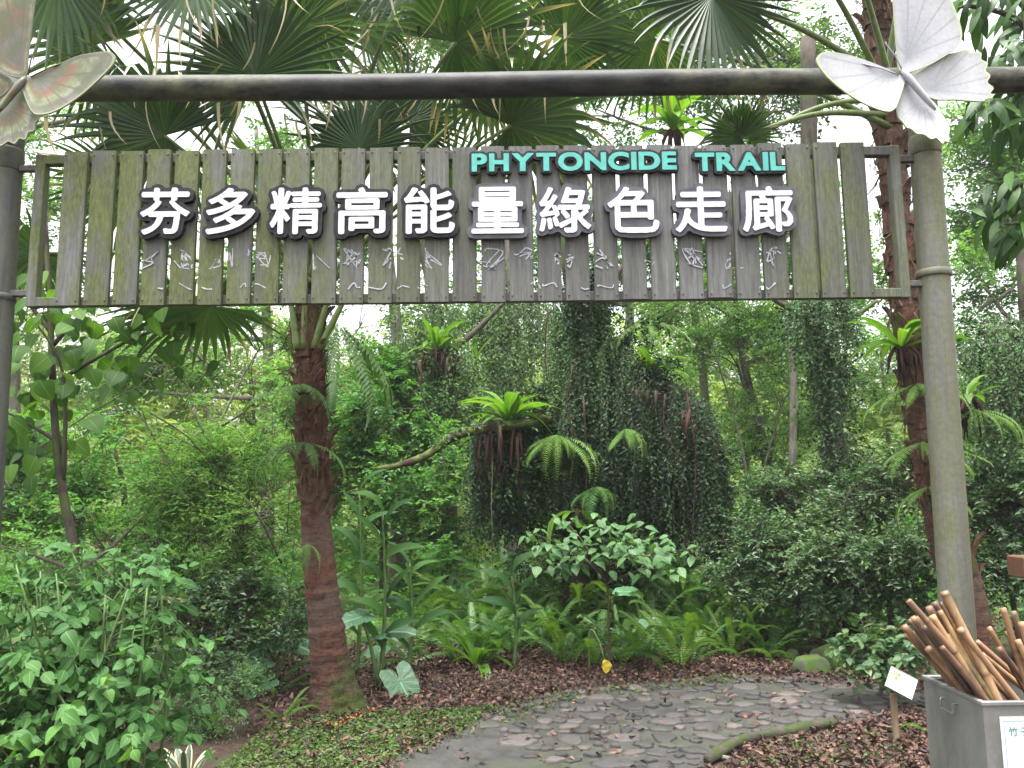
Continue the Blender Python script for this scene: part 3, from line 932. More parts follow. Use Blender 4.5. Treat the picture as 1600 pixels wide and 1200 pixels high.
for ch, (xa, xb) in zip(HAN, HX):
    V, F = text_polys(ch, 1.0, 0.0)
    k = len(ch)
    x0, x1 = P(xa, 327, SY).x, P(xb, 327, SY).x
    z1, z0 = P((xa + xb) / 2, 292 + (1232 - xb) * .003, SY - .04).z, P((xa + xb) / 2, 361 + (1232 - xb) * .004, SY - .04).z
    lo, hi = V.min(0), V.max(0)
    V = (V - lo) / (hi - lo) * A(x1 - x0, z1 - z0) + A(x0, z0)
    g0 = .025
    lo, hi = A(x0 - g0 - .03, z0 - g0 - .03), A(x1 + g0 + .03, z1 + g0 + .03)
    g = raster(V, F, lo, hi, .005, g0, 2)
    W, FF = plate(g, lo, .005, SY - .032, SY - .004)
    mb = MB(); mb.add(W, FF)
    pl = mb.build('character_plate', M_PLATE if xb < 720 else M_PLATE_F, sign)
    g = raster(V, F, lo, hi, .0022, .0046, 1)
    W, FF = plate(g, lo, .0022, SY - .039, SY - .0325)
    mb = MB(); mb.add(W, FF)
    mb.build('character', M_WHITE, pl)
for word, xa, xb in (('PHYTONCIDE', 737, 1057), ('TRAIL', 1086, 1226)):
    Vs, Fs, pen = [], [], 0.0
    for ch in word:
        V, F = text_polys(ch, 1.0, .042)
        V = V * A(1.28, 1); w = V[:, 0].max() - V[:, 0].min()
        V = V - A(V[:, 0].min(), 0) + A(pen, 0)
        pen += w + .085
        Vs.append(V); Fs.append(F)
    tw = pen - .085
    x0, x1 = P(xa, 252, SY - .03).x, P(xb, 252, SY - .03).x
    z0, z1 = P((xa + xb) / 2, 267, SY - .03).z, P((xa + xb) / 2, 238, SY - .03).z
    zl = min(v[:, 1].min() for v in Vs); zh = max(v[:, 1].max() for v in Vs)
    Vs = [(v - A(0, zl)) * A((x1 - x0) / tw, (z1 - z0) / (zh - zl)) + A(x0, z0) for v in Vs]
    lo, hi = A(x0 - .035, z0 - .035), A(x1 + .035, z1 + .035)
    VV = np.vstack(Vs); off = np.cumsum([0] + [len(v) for v in Vs])
    FA = [tuple(i + o_ for i in f) for F, o_ in zip(Fs, off) for f in F]
    g = raster(VV, FA, lo, hi, .004, .013, 2)
    W, FF = plate(g, lo, .004, SY - .026, SY - .004)
    mb = MB(); mb.add(W, FF); pl = mb.build('word_plate', M_PLATE, sign)
    for V, F in zip(Vs, Fs):
        l2, h2 = V.min(0) - .02, V.max(0) + .02
        g = raster(V, F, l2, h2, .0021, .0, 1)
        W, FF = plate(g, l2, .0021, SY - .032, SY - .0265)
        mb = MB(); mb.add(W, FF); mb.build('letter', M_TEAL, pl)

# dried glue where smaller characters came off
M_GLUE = plain('dried_glue', (.24, .25, .275), (.38, .39, .42), 30, .5, .1, .4)
M_GHOST = plain('bare_wood_ghost', (.10, .10, .105), (.15, .15, .155), 30, .6, 0, .3)
def on_slat(x):
    return any(a + .002 < x < b - .002 for a, b in gaps)
def glue(name, cx, cy, w, h, strokes):
    c = P(cx, cy, SY)
    mb = MB(); cnt = 0
    for _ in range(strokes):
        k = rng.integers(3, 6)
        th = rng.random() * 6
        pts = np.stack([c.x + (rng.random(k) - .5) * w * S(SY), np.full(k, SY - .0015), c.z + (rng.random(k) - .5) * h * S(SY)], 1)
        if h < 14: pts = pts[np.argsort(pts[:, 0])]
        p = catmull(pts, 22)
        wd = (.0016 + rng.random() * .0018) * (.6 + rng.random(22) * .8)
        d = nrmz(np.gradient(p, axis=0)); nn = np.stack([-d[:, 2], 0 * d[:, 0], d[:, 0]], 1)
        L_, R_ = p + nn * wd[:, None], p - nn * wd[:, None]
        for i in range(21):
            if on_slat(p[i][0]) and on_slat(p[i + 1][0]):
                q = np.array([L_[i], R_[i], R_[i + 1], L_[i + 1]])
                b = q + A(0, .0015, 0); f = q - A(0, .0008, 0)
                mb.add(np.vstack([f, b]), [(0, 1, 2, 3), (0, 4, 5, 1), (2, 6, 7, 3), (1, 5, 6, 2), (3, 7, 4, 0)]); cnt += 1
    if cnt: tag(mb.build(name, M_GLUE, sign), kind='stuff')
for cx in (232, 290, 345, 405, 500, 553, 615, 673, 770, 822, 880, 940, 1025, 1085, 1150, 1210):
    glue('glue_trace', cx, 404, 38, 36, 2 if cx in (232, 500, 1025) else 4)
for cx in (255, 290, 325, 372, 405, 555, 590, 630, 655, 830, 860, 915, 945, 1140, 1180, 1205):
    glue('glue_trace', cx, 447, 30, 11, 1)
# ------------------------------------------------------------------ butterfly boards on the gate
def wing_mat(name, faded):
    m, nt, out = mat(name)
    lu = N(nt, 'Attribute', attribute_name='luv')
    sx = N(nt, 'SeparateXYZ'); nt.links.new(lu.outputs['Vector'], sx.inputs[0])
    r, a = sx.outputs['Y'], sx.outputs['X']
    nz = noise(nt, 14, 5, .65); nf = noise(nt, 60, 4, .7)
    fr = math_(nt, 'FRACT', math_(nt, 'MULTIPLY', a, 6.0))
    vein = math_(nt, 'LESS_THAN', math_(nt, 'ABSOLUTE', math_(nt, 'SUBTRACT', fr, .5)), .07)
    rr = math_(nt, 'ADD', r, math_(nt, 'MULTIPLY', math_(nt, 'SUBTRACT', nz, .5), .22))
    if faded:
        c = ramp(nt, rr, [(.0, (.26, .27, .30)), (.25, (.32, .33, .36)), (.5, (.38, .39, .42)), (.75, (.41, .41, .43)), (.93, (.36, .37, .38)), (1, (.33, .36, .28))])
        c = mix(nt, math_(nt, 'MULTIPLY', ramp(nt, nz, [(.62, 0.), (.72, .22)]), 1.0), c, (.42, .32, .32))
        c = mix(nt, math_(nt, 'MULTIPLY', vein, .32), c, (.15, .16, .19))
        c = mix(nt, .4, c, ramp(nt, nf, [(.3, .6), (.7, 1.1)]), 'MULTIPLY')
        c = mix(nt, ramp(nt, noise(nt, 7, 6, .7), [(.52, 0.), (.72, .35)]), c, (.21, .23, .17))
        edge = (.38, .42, .28)
    else:
        c = ramp(nt, rr, [(.0, (.11, .10, .095)), (.30, (.14, .125, .115)), (.42, (.19, .085, .05)), (.52, (.19, .12, .07)), (.60, (.20, .22, .12)), (.74, (.22, .235, .15)), (.82, (.12, .10, .095)), (.93, (.17, .155, .135)), (1, (.2, .21, .14))])
        c = mix(nt, math_(nt, 'MULTIPLY', vein, .75), c, (.09, .075, .07))
        c = mix(nt, ramp(nt, nz, [(.38, 0.), (.58, .85)]), c, (.085, .098, .05))
        edge = (.22, .24, .15)
    c = mix(nt, math_(nt, 'GREATER_THAN', r, .965), c, edge)
    finish(nt, out, c, .5, bump(nt, nf, .15, .003), .4)
    return m
def smooth_closed(pts, n=64):
    p = np.array(pts, float); k = len(p)
    out = []
    for t in np.linspace(0, k, n, endpoint=False):
        i = int(t); u = t - i
        a, b, c, d = (p[(i + q) % k] for q in (-1, 0, 1, 2))
        out.append(.5 * (2 * b + (c - a) * u + (2 * a - 5 * b + 4 * c - d) * u * u + (3 * b - a - 3 * c + d) * u ** 3))
    return np.array(out)
def wing(parent, name, root_px, outline_px, Y, tilt, material, th=.010, scallop=0.0):
    """board cut to a wing outline; luv = (angle around the root, distance to the rim)"""
    o2 = smooth_closed(outline_px, 72)
    r0 = np.array(root_px, float)
    n = len(o2)
    if scallop:
        d = o2 - r0; rad = np.linalg.norm(d, axis=1)
        far = np.clip((rad / rad.max() - .6) / .3, 0, 1)
        o2 = o2 + nrmz(d) * (scallop * far * np.sin(np.arange(n) * 1.15))[:, None]
    ang = np.unwrap(np.arctan2(*(o2 - o2.mean(0) * .25 - r0 * .75).T[::-1]))
    angn = (np.arctan2(o2[:, 1] - r0[1], o2[:, 0] - r0[0]) - math.atan2(o2.mean(0)[1] - r0[1], o2.mean(0)[0] - r0[0]))
    angn = (angn + math.pi) % (2 * math.pi) - math.pi
    angn = .5 + np.clip(angn / 1.6, -.5, .5)
    rings = np.linspace(0, 1, 7)
    V, UV = [], []
    cen = r0 * .75 + o2.mean(0) * .25
    def w(p, dy):
        q = P(p[0], p[1], Y)
        d = np.linalg.norm(p - r0) * S(Y)
        return (q.x, Y + dy - d * tilt, q.z)
    for side, dy in ((0, 0), (1, th)):
        V.append(w(cen, dy)); UV.append((.5, 0))
        for s in rings[1:]:
            for k in range(n):
                V.append(w(cen + (o2[k] - cen) * s, dy)); UV.append((angn[k], s))
    h = 1 + 6 * n
    F = []
    for b, flip in ((0, False), (h, True)):
        for k in range(n):
            q = (k + 1) % n
            f = [(b, b + 1 + q, b + 1 + k)] + [(b + 1 + i * n + k, b + 1 + i * n + q, b + 1 + (i + 1) * n + q, b + 1 + (i + 1) * n + k) for i in range(5)]
            F += [t[::-1] for t in f] if flip else f
    for k in range(n):
        q = (k + 1) % n
        F.append((1 + 5 * n + k, 1 + 5 * n + q, h + 1 + 5 * n + q, h + 1 + 5 * n + k))
    mb = MB(); mb.add(np.array(V), F, .5, np.array(UV))
    return mb.build(name, material, parent)
def butterfly(label, M, body_px, fw1, fw2, hw1, hw2, ants, Y):
    b0, b1 = body_px
    t = thing('butterfly_board', label, 'butterfly board', P(*b0, Y), 'butterfly boards on the gate')
    mid = ((np.array(b0) + np.array(b1)) / 2)
    mid = np.array(b0) * .4 + np.array(b1) * .6
    wing(t, 'hindwing', mid, hw1, Y + .006, .10, M, scallop=3.0)
    wing(t, 'hindwing', mid, hw2, Y + .009, .16, M, scallop=3.0)
    wing(t, 'forewing', np.array(b0), fw1, Y - .008, .22, M)
    wing(t, 'forewing', np.array(b0), fw2, Y - .011, .12, M)
    mb = MB()
    pts = [P(*(np.array(b0) + (np.array(b1) - np.array(b0)) * s), Y - .022 - .01 * math.sin(math.pi * s)) for s in np.linspace(0, 1, 9)]
    tube(mb, pts, [.006, .016, .018, .017, .016, .0155, .014, .011, .005], 10)
    mb.build('body', M, t, True)
    for a, tip in ants:
        mb = MB(); pa, pb = P(*a, Y - .02), P(*tip, Y - .05)
        tube(mb, [pa, pa.lerp(pb, .5) + Vector((0, -.01, 0)), pa.lerp(pb, .95), pb], [.0035, .0032, .004, .006], 6)
        mb.build('antenna', M, t, True)
    return t
M_BF_R, M_BF_L = wing_mat('faded_butterfly_print', True), wing_mat('mossy_butterfly_print', False)
butterfly('faded almost white butterfly board fixed on the gate corner above the algae-stained post', M_BF_R, ((1408, 108), (1462, 172)),
          [(1412, 128), (1405, 118), (1370, 106), (1320, 96), (1282, 95), (1266, 104), (1268, 118), (1290, 140), (1330, 165), (1372, 181), (1390, 178), (1400, 160)],
          [(1408, 112), (1400, 80), (1392, 20), (1386, -40), (1400, -62), (1440, -52), (1470, -10), (1488, 28), (1497, 58), (1492, 78), (1475, 90), (1440, 108)],
          [(1425, 125), (1450, 105), (1485, 86), (1520, 86), (1535, 105), (1540, 130), (1545, 152), (1530, 162), (1490, 158), (1455, 154)],
          [(1414, 128), (1402, 150), (1398, 178), (1408, 198), (1428, 212), (1455, 222), (1472, 228), (1478, 205), (1468, 180), (1452, 155)],
          [((1412, 114), (1383, 66)), ((1404, 117), (1340, 98))], 3.58)
butterfly('mossy orange and brown butterfly board fixed on the gate corner above the dark post', M_BF_L, ((40, 120), (-8, 180)),
          [(36, 138), (42, 125), (80, 112), (130, 98), (175, 96), (192, 100), (195, 112), (180, 128), (140, 158), (100, 180), (72, 186), (56, 178)],
          [(40, 118), (46, 85), (55, 40), (66, -20), (60, -62), (20, -60), (-20, -20), (-42, 25), (-46, 60), (-30, 90), (0, 112), (20, 120)],
          [(40, 140), (54, 160), (62, 178), (58, 200), (42, 218), (20, 226), (-8, 228), (-24, 220), (-18, 190), (8, 155)],
          [(22, 130), (-10, 112), (-50, 96), (-80, 100), (-92, 130), (-90, 158), (-60, 165), (-10, 158)],
          [((44, 118), (56, 74)), ((48, 120), (112, 94))], 3.58)

# ------------------------------------------------------------------ steel box of bamboo walking sticks
BX0, BY0 = P(1535, 1100, 2.3).x, 2.3
BX1, BY1 = BX0 + .42, 2.62
BZ = P(1535, 1103, 2.3).z
m, nt, out = mat('brushed_steel')
n1 = noise(nt, 7, 7, .7, stretch=(1, 1, .5)); n2 = noise(nt, 70, 4, .6)
c = ramp(nt, n1, [(.3, (.13, .13, .115)), (.5, (.21, .21, .20)), (.7, (.27, .27, .26))])
c = mix(nt, ramp(nt, noise(nt, 14, 6, .7, stretch=(1, 1, .15)), [(.55, 0.), (.7, .45)]), c, (.10, .10, .075))
c = mix(nt, .3, c, ramp(nt, n2, [(.3, .7), (.7, 1.1)]), 'MULTIPLY')
finish(nt, out, c, .5, bump(nt, n2, .06, .002), .5, metal=.55); M_STEEL = m
bxr = thing('stick_box', 'tall grey steel box holding bamboo walking sticks with a white notice', 'box', ((BX0 + BX1) / 2, (BY0 + BY1) / 2, 0))
tk = .003
part_box('panel', (BX0, BY0, 0), (BX0 + tk, BY1, BZ), M_STEEL, bxr, 0)
part_box('panel', (BX1 - tk, BY0, 0), (BX1, BY1, BZ), M_STEEL, bxr, 0)
part_box('panel', (BX0 + tk + .0005, BY0 + .0005, 0), (BX1 - tk - .0005, BY0 + tk, BZ), M_STEEL, bxr, 0)
part_box('panel', (BX0 + tk + .0005, BY1 - tk, 0), (BX1 - tk - .0005, BY1 - .0005, BZ), M_STEEL, bxr, 0)
part_box('floor_plate', (BX0 + .004, BY0 + .004, .05), (BX1 - .004, BY1 - .004, .055), M_STEEL, bxr, 0)
for i, (lo, hi) in enumerate((((BX0 - .004, BY0 - .004, BZ), (BX1 + .004, BY0 + .012, BZ + .012)), ((BX0 - .004, BY1 - .012, BZ), (BX1 + .004, BY1 + .004, BZ + .012)),
                              ((BX0 - .004, BY0 + .0125, BZ), (BX0 + .012, BY1 - .0125, BZ + .012)), ((BX1 - .012, BY0 + .0125, BZ), (BX1 + .004, BY1 - .0125, BZ + .012)))):
    part_box('rim', lo, hi, M_STEEL, bxr, .002)
# wire handle on the side panel
hy0, hy1, hz1, hz0 = BY0 + .13, BY0 + .20, BZ - .028, BZ - .055
mb = MB(); tube(mb, [(BX0, hy0, hz1), (BX0 - .012, hy0, hz1), (BX0 - .014, hy0 + .003, hz1 - .002), (BX0 - .014, hy0 + .003, hz0), (BX0 - .014, hy1 - .003, hz0), (BX0 - .014, hy1 - .003, hz1 - .002), (BX0 - .012, hy1, hz1), (BX0, hy1, hz1)], .0028, 6)
mb.build('handle', M_STEEL, bxr)
# notice
M_PAPER = plain('white_notice', (.50, .52, .52), (.58, .60, .60), 10, .35, 0, .5)
M_INKB = plain('blue_border_ink', (.22, .28, .40), (.26, .32, .44), 10, .5, 0, .3)
M_INKT = plain('teal_ink', (.06, .16, .19), (.08, .2, .23), 10, .5, 0, .3)
M_INKG = plain('grey_green_ink', (.40, .50, .45), (.45, .55, .50), 10, .5, 0, .3)
nx0 = P(1562, 1130, BY0).x; nx1 = BX1 - .03
nz1, nz0 = P(1562, 1120, BY0).z, P(1562, 1120, BY0).z - .26
nt_ = part_box('notice', (nx0, BY0 - .0025, nz0), (nx1, BY0 - .0003, nz1), M_PAPER, bxr, 0)
def flat_rect(name, x0, x1, z0, z1, y, material, parent):
    mb = MB(); box(mb, (x0, y - .0004, z0), (x1, y, z1)); return mb.build(name, material, parent)
bw, ins_ = .0022, .009
flat_rect('border', nx0 + ins_, nx1 - ins_, nz1 - ins_ - bw, nz1 - ins_, BY0 - .0027, M_INKB, nt_)
flat_rect('border', nx0 + ins_, nx1 - ins_, nz0 + ins_, nz0 + ins_ + bw, BY0 - .0027, M_INKB, nt_)
flat_rect('border', nx0 + ins_, nx0 + ins_ + bw, nz0 + ins_ + bw, nz1 - ins_ - bw, BY0 - .0027, M_INKB, nt_)
flat_rect('border', nx1 - ins_ - bw, nx1 - ins_, nz0 + ins_ + bw, nz1 - ins_ - bw, BY0 - .0027, M_INKB, nt_)
def put_text(body, x, z, size, y, material, parent, name='character', off=.012):
    V, F = text_polys(body, 1.0, off)
    V = V * size + A(x, z)
    W, FF = solid(V, F, y - .0005, y)
    mb = MB(); mb.add(W, FF); return mb.build(name, material, parent)
put_text('竹', nx0 + .021, nz1 - .048, .026, BY0 - .0027, M_INKT, nt_)
put_text('子', nx0 + .053, nz1 - .048, .026, BY0 - .0027, M_INKT, nt_)

m, nt, out = mat('bamboo_cane')
oi = N(nt, 'ObjectInfo').outputs['Random']
n1 = noise(nt, 9, 5, .6, stretch=(1, 1, .35)); n2 = noise(nt, 40, 4, .6, stretch=(1, 1, .15))
c = ramp(nt, oi, [(0, (.12, .066, .046)), (.25, (.28, .155, .07)), (.5, (.36, .225, .11)), (.75, (.22, .12, .075)), (.9, (.19, .165, .07)), (1, (.07, .044, .036))])
c = mix(nt, .45, c, ramp(nt, n2, [(.3, .6), (.7, 1.15)]), 'MULTIPLY')
c = mix(nt, ramp(nt, n1, [(.50, 0.), (.64, .85)]), c, (.035, .018, .017))
nd = N(nt, 'Attribute', attribute_name='rnd').outputs['Fac']
c = mix(nt, nd, c, (.07, .04, .03))
finish(nt, out, c, .45, bump(nt, n2, .15, .002), .45); M_CANE = m
def cane(tip_px, rim_px, dia, jit):
    """a stick leaning in the box: tip at tip_px, passing just inside the rim at rim_px"""
    if rim_px < 1536:
        x = BX0 + .016 + dia * .5 + jit * .05; Yr = min(x * FPX / (rim_px - 800) * .995, BY1 - .03)
    else:
        Yr = BY0 + .03 + jit * .2; x = (rim_px - 800) / FPX * Yr
    b = Vector((x, Yr, BZ))
    a = P(*tip_px, Yr + .04 * jit)
    d = (b - a).normalized()
    t = (a.z - .07) / max(-d.z, .2)
    for ax, lo, hi in ((0, BX0 + .02, BX1 - .02), (1, BY0 + .02, BY1 - .02)):
        if d[ax] > 1e-4: t = min(t, (hi - a[ax]) / d[ax])
        if d[ax] < -1e-4: t = min(t, (lo - a[ax]) / d[ax])
    foot = a + d * t
    L = (a - foot).length
    pts, rr, rn = [], [], []
    k = int(L / .005)
    nodes = np.sort(rng.uniform(0.02, L, int(L / .14)))
    for s in np.linspace(0, L, max(40, int(L / .012))):
        q = np.min(np.abs(nodes - s)) if len(nodes) else 1
        pts.append(foot.lerp(a, s / L)); rr.append(dia / 2 * (1 + .12 * math.exp(-(q / .006) ** 2) + .02 * math.sin(s * 9))); rn.append(math.exp(-(q / .004) ** 2) * .8)
    mb = MB(); tube(mb, pts, rr, 10, np.repeat(rn, 10))
    o = mb.build('bamboo_stick', M_CANE, None, True)
    return o
CANES = [((1412, 978), 1468, 15), ((1420, 968), 1478, 12), ((1426, 964), 1482, 13), ((1435, 962), 1489, 15), ((1447, 968), 1497, 13),
         ((1451, 948), 1503, 15), ((1459, 941), 1512, 15), ((1468, 954), 1516, 13), ((1449, 1012), 1484, 15), ((1475, 924), 1529, 17),
         ((1484, 956), 1537, 14), ((1499, 982), 1552, 13), ((1478, 992), 1524, 15), ((1490, 1004), 1541, 14), ((1440, 992), 1476, 13), ((1464, 978), 1507, 14),
         ((1472, 1010), 1512, 13), ((1526, 1002), 1570, 12), ((1545, 980), 1566, 11), ((1567, 950), 1572, 13), ((1574, 986), 1573, 14), ((1583, 955), 1586, 13), ((1596, 972), 1590, 13), ((1604, 948), 1601, 14),
         ((1560, 1012), 1580, 12), ((1512, 1015), 1558, 13), ((1430, 1004), 1472, 12), ((1456, 962), 1510, 14), ((1429, 985), 1478, 14), ((1492, 1020), 1534, 13), ((1443, 978), 1494, 13), ((1470, 940), 1524, 12), ((1416, 990), 1466, 12), ((1590, 1000), 1594, 12), ((1534, 1022), 1566, 11)]
ORD += 'thirty-first thirty-second thirty-third thirty-fourth thirty-fifth thirty-sixth'.split()
cs = []
for i, (t, r, d) in enumerate(CANES):
    cs.append((t[0], cane(t, r - (9 if r < 1536 else 0), d * .70 * S(2.45), ((i * 7) % 11) / 11)))
for i, (_, o) in enumerate(sorted(cs, key=lambda q: q[0])):
    tag(o, 'bamboo walking stick in the steel box, %s from the left by its tip' % ORD[i], 'bamboo stick', 'bamboo sticks in the steel box')

# ------------------------------------------------------------------ small plant label on a stake
lp = G(1404, 1166)
stake = thing('plant_label', 'small tilted white plant label with a green photo on a wooden stake', 'plant label', (lp.x, lp.y, 0))
M_STAKE = plain('stake_wood', (.13, .09, .055), (.26, .19, .12), 20, .8, .3, .2, stretch=(3, 3, .3))
pt = P(1398, 1090, lp.y)
mb = MB(); box(mb, (lp.x - .018, lp.y + .012, -.1), (lp.x + .018, lp.y + .034, pt.z + .02), .5, .002); mb.build('stake', M_STAKE, stake)
pc = P(1408, 1068, lp.y - .01)
R_ = Matrix.Rotation(math.radians(-32), 3, 'X') @ Matrix.Rotation(math.radians(33), 3, 'Y')
def lab(name, x0, x1, z0, z1, y0, y1, material, parent):
    mb = MB(); box(mb, (x0, y0, z0), (x1, y1, z1))
    mb.v = [np.array([list(R_ @ Vector(q) + pc) for q in mb.v[0]])]
    return mb.build(name, material, parent)
M_BOARD = plain('label_backing', (.16, .14, .13), (.24, .21, .20), 20, .6, 0, .3)
lab('backing_board', -.082, .086, -.066, .082, .003, .014, M_BOARD, stake)
fc = lab('label_face', -.082, .082, -.066, .066, -.002, .0025, plain('label_print', (.42, .44, .42), (.52, .52, .50), 15, .35, 0, .5), stake)
lab('photo', -.074, -.014, .002, .058, -.003, -.0021, plain('label_photo', (.06, .10, .035), (.30, .36, .22), 40, .35, 0, .5), fc)
for k in range(7):
    lab('text_line', -.004, .070 - .012 * ((k * 5) % 3), .050 - k * .016, .054 - k * .016, -.003, -.0021, M_INKG, fc)
for k in range(3):
    lab('text_line', -.070, -.022 - .01 * (k % 2), -.016 - k * .015, -.012 - k * .015, -.003, -.0021, M_INKG, fc)

# ------------------------------------------------------------------ brown notice board at the edge of the picture
wb = P(1600, 884, 2.9)
M_BRW = stained('red_brown_wood', (.10, .035, .022), (.16, .06, .04), (.08, .06, .03), streak=(.6, 6, 6))
nb = thing('notice_board', 'red-brown wooden notice board cut off by the picture edge', 'notice board', (wb.x + .45, wb.y + .1, 0))
for k in range(3):
    part_box('board', (wb.x + k * .006, wb.y, wb.z - .045 - k * .001), (wb.x + .95, wb.y + .10, wb.z + .03), M_BRW, nb, .004) if k == 0 else None
part_box('panel', (wb.x + .12, wb.y + .03, wb.z - .62), (wb.x + .85, wb.y + .07, wb.z - .05), M_BRW, nb, .003)
part_box('post', (wb.x + .16, wb.y + .075, -.1), (wb.x + .24, wb.y + .13, wb.z - .046), M_BRW, nb, .003)
part_box('post', (wb.x + .73, wb.y + .075, -.1), (wb.x + .81, wb.y + .13, wb.z - .046), M_BRW, nb, .003)

# ------------------------------------------------------------------ shared plant pieces
def frond_mesh(name, material, n=28, arch=.5, width=.2, droop=.0, seed=0):
    """feather-shaped fern frond of unit length along +Y"""
    r = np.random.default_rng(seed)
    t = np.linspace(0, 1, n + 1)
    y = np.sin(t * (math.pi / 2) * min(1, arch + .55)) / math.sin((math.pi / 2) * min(1, arch + .55))
    z = .45 * arch * t - .75 * arch * t ** 2 - droop * t ** 3
    mb = MB(); c = np.stack([.03 * np.sin(t * 3 + seed), y, z], 1)
    w = .006 * (1 - t * .8)
    V = np.concatenate([c + np.stack([w, 0 * w, 0 * w], 1), c - np.stack([w, 0 * w, 0 * w], 1)])
    mb.add(V, [(i, i + 1, i + n + 2, i + n + 1) for i in range(n)], .15)
    i = np.arange(2, n)
    prof = np.sin(np.clip((t[i] - .06) / .94, 0, 1) ** .75 * math.pi) ** .8 * .85 + .12 * (1 - t[i])
    for sg in (1, -1):
        L = width * prof * (1 + r.normal(size=len(i)) * .06)
        d = nrmz(np.stack([sg * np.ones(len(i)), .35 + .25 * t[i], -.18 + r.normal(size=len(i)) * .1], 1))
        pw = .42 * (y[-1] / n) + .006
        fw = np.stack([0 * L, np.ones(len(i)), 0 * L], 1)
        a = c[i]; k = len(i)
        Vv = np.stack([a - fw * pw * .6, a + d * (L * .45)[:, None] - fw * pw, a + d * L[:, None] + A(0, 0, -.04) * L[:, None] / width,
                       a + d * (L * .5)[:, None] + fw * pw * .9, a + fw * pw * .6], 1)
        idx = (np.arange(k) * 5)[:, None]
        F = np.concatenate([np.concatenate([idx, idx + 1, idx + 3, idx + 4], 1)])
        F2 = np.concatenate([idx + 1, idx + 2, idx + 3], 1)
        rn = np.repeat(np.clip(.35 + .5 * t[i] + r.normal(size=k) * .12, 0, 1), 5)
        base = mb.n
        mb.add(Vv.reshape(-1, 3), F, rn)
        mb.f.append(F2 + base); mb.m.append(np.zeros(k, int))
    return mb.mesh(name, material, None, False)
FRONDS = [frond_mesh('frond', LM['fern'], 28, .5 + .15 * i, .15 + .02 * i, .1 * i, i) for i in range(4)]
FRONDS_L = [frond_mesh('frond', LM['fern_light'], 32, .5 + .15 * i, .13 + .02 * i, .2 * i, 10 + i) for i in range(3)]
def strap_mesh(name, material, n=9, width=.075, arch=.5, seed=0):
    t = np.linspace(0, 1, n + 1)
    pr = lambda v: (.25 + .75 * math.sin(math.pi * min(1, v ** 1.1 * .72 + .1))) * (1 if v < .8 else max(0, (1 - v) / .2) ** .6)
    V, F, UV = [], [], []
    for k, v in enumerate(t):
        w = max(pr(v), .02) * width
        y = v * (1 - .18 * arch * v); z = .35 * arch * v - .85 * arch * v ** 2.2
        wv = .10 * w * math.sin(v * 14 + seed)
        V += [(-w, y, z + .45 * w + wv), (0, y, z), (w, y, z + .45 * w - wv)]; UV += [(-1, v), (0, v), (1, v)]
    for k in range(n):
        for q in (0, 1):
            F.append((3 * k + q, 3 * k + q + 1, 3 * k + q + 4, 3 * k + q + 3))
    mb = MB(); mb.add(V, F, .5, UV); return mb.mesh(name, material, None, True)
STRAPS = [strap_mesh('leaf', LM['nest'], 9, .07 + .012 * i, .35 + .3 * i, i) for i in range(4)]
STRAPS_G = [strap_mesh('leaf', LM['ginger'], 9, .10 + .012 * i, .25 + .35 * i, 5 + i) for i in range(3)]
def taro_mesh(name, seed):
    r = np.random.default_rng(seed)
    n = 30; a = np.linspace(-math.pi, math.pi, n + 1)
    R = .38 + .22 * np.cos(a) ** 2 * (np.cos(a) > 0) + .30 * np.exp(-(a / .45) ** 2) + .16 * np.exp(-((np.abs(a) - 2.45) / .45) ** 2)
    R *= np.clip((math.pi - np.abs(a)) / .22, .15, 1) * (1 + .03 * np.sin(a * 9 + seed))
    V, UV, F = [(0, 0, 0)], [(0, 0)], []
    for k, s in enumerate((.35, .7, 1.0)):
        for i, q in enumerate(a):
            x, y = math.sin(q) * R[i] * s, math.cos(q) * R[i] * s
            z = -.20 * (y * s) ** 2 * (1 if y > 0 else .5) + .20 * abs(x) - .22 * x * x + .022 * s * math.sin(q * 11 + seed)
            V.append((x, y, z)); UV.append((x * 2.2 if abs(x) > .008 else 0, y + .3))
    m_ = n + 1
    for i in range(n):
        F.append((0, 1 + i + 1, 1 + i))
        for k in range(2):
            F.append((1 + k * m_ + i, 1 + k * m_ + i + 1, 1 + (k + 1) * m_ + i + 1, 1 + (k + 1) * m_ + i))
    mb = MB(); mb.add(V, [f[::-1] for f in F], .5, UV); return mb.mesh(name, LM['taro'], None, True)
TAROS = [taro_mesh('leaf', 3 + i) for i in range(3)]

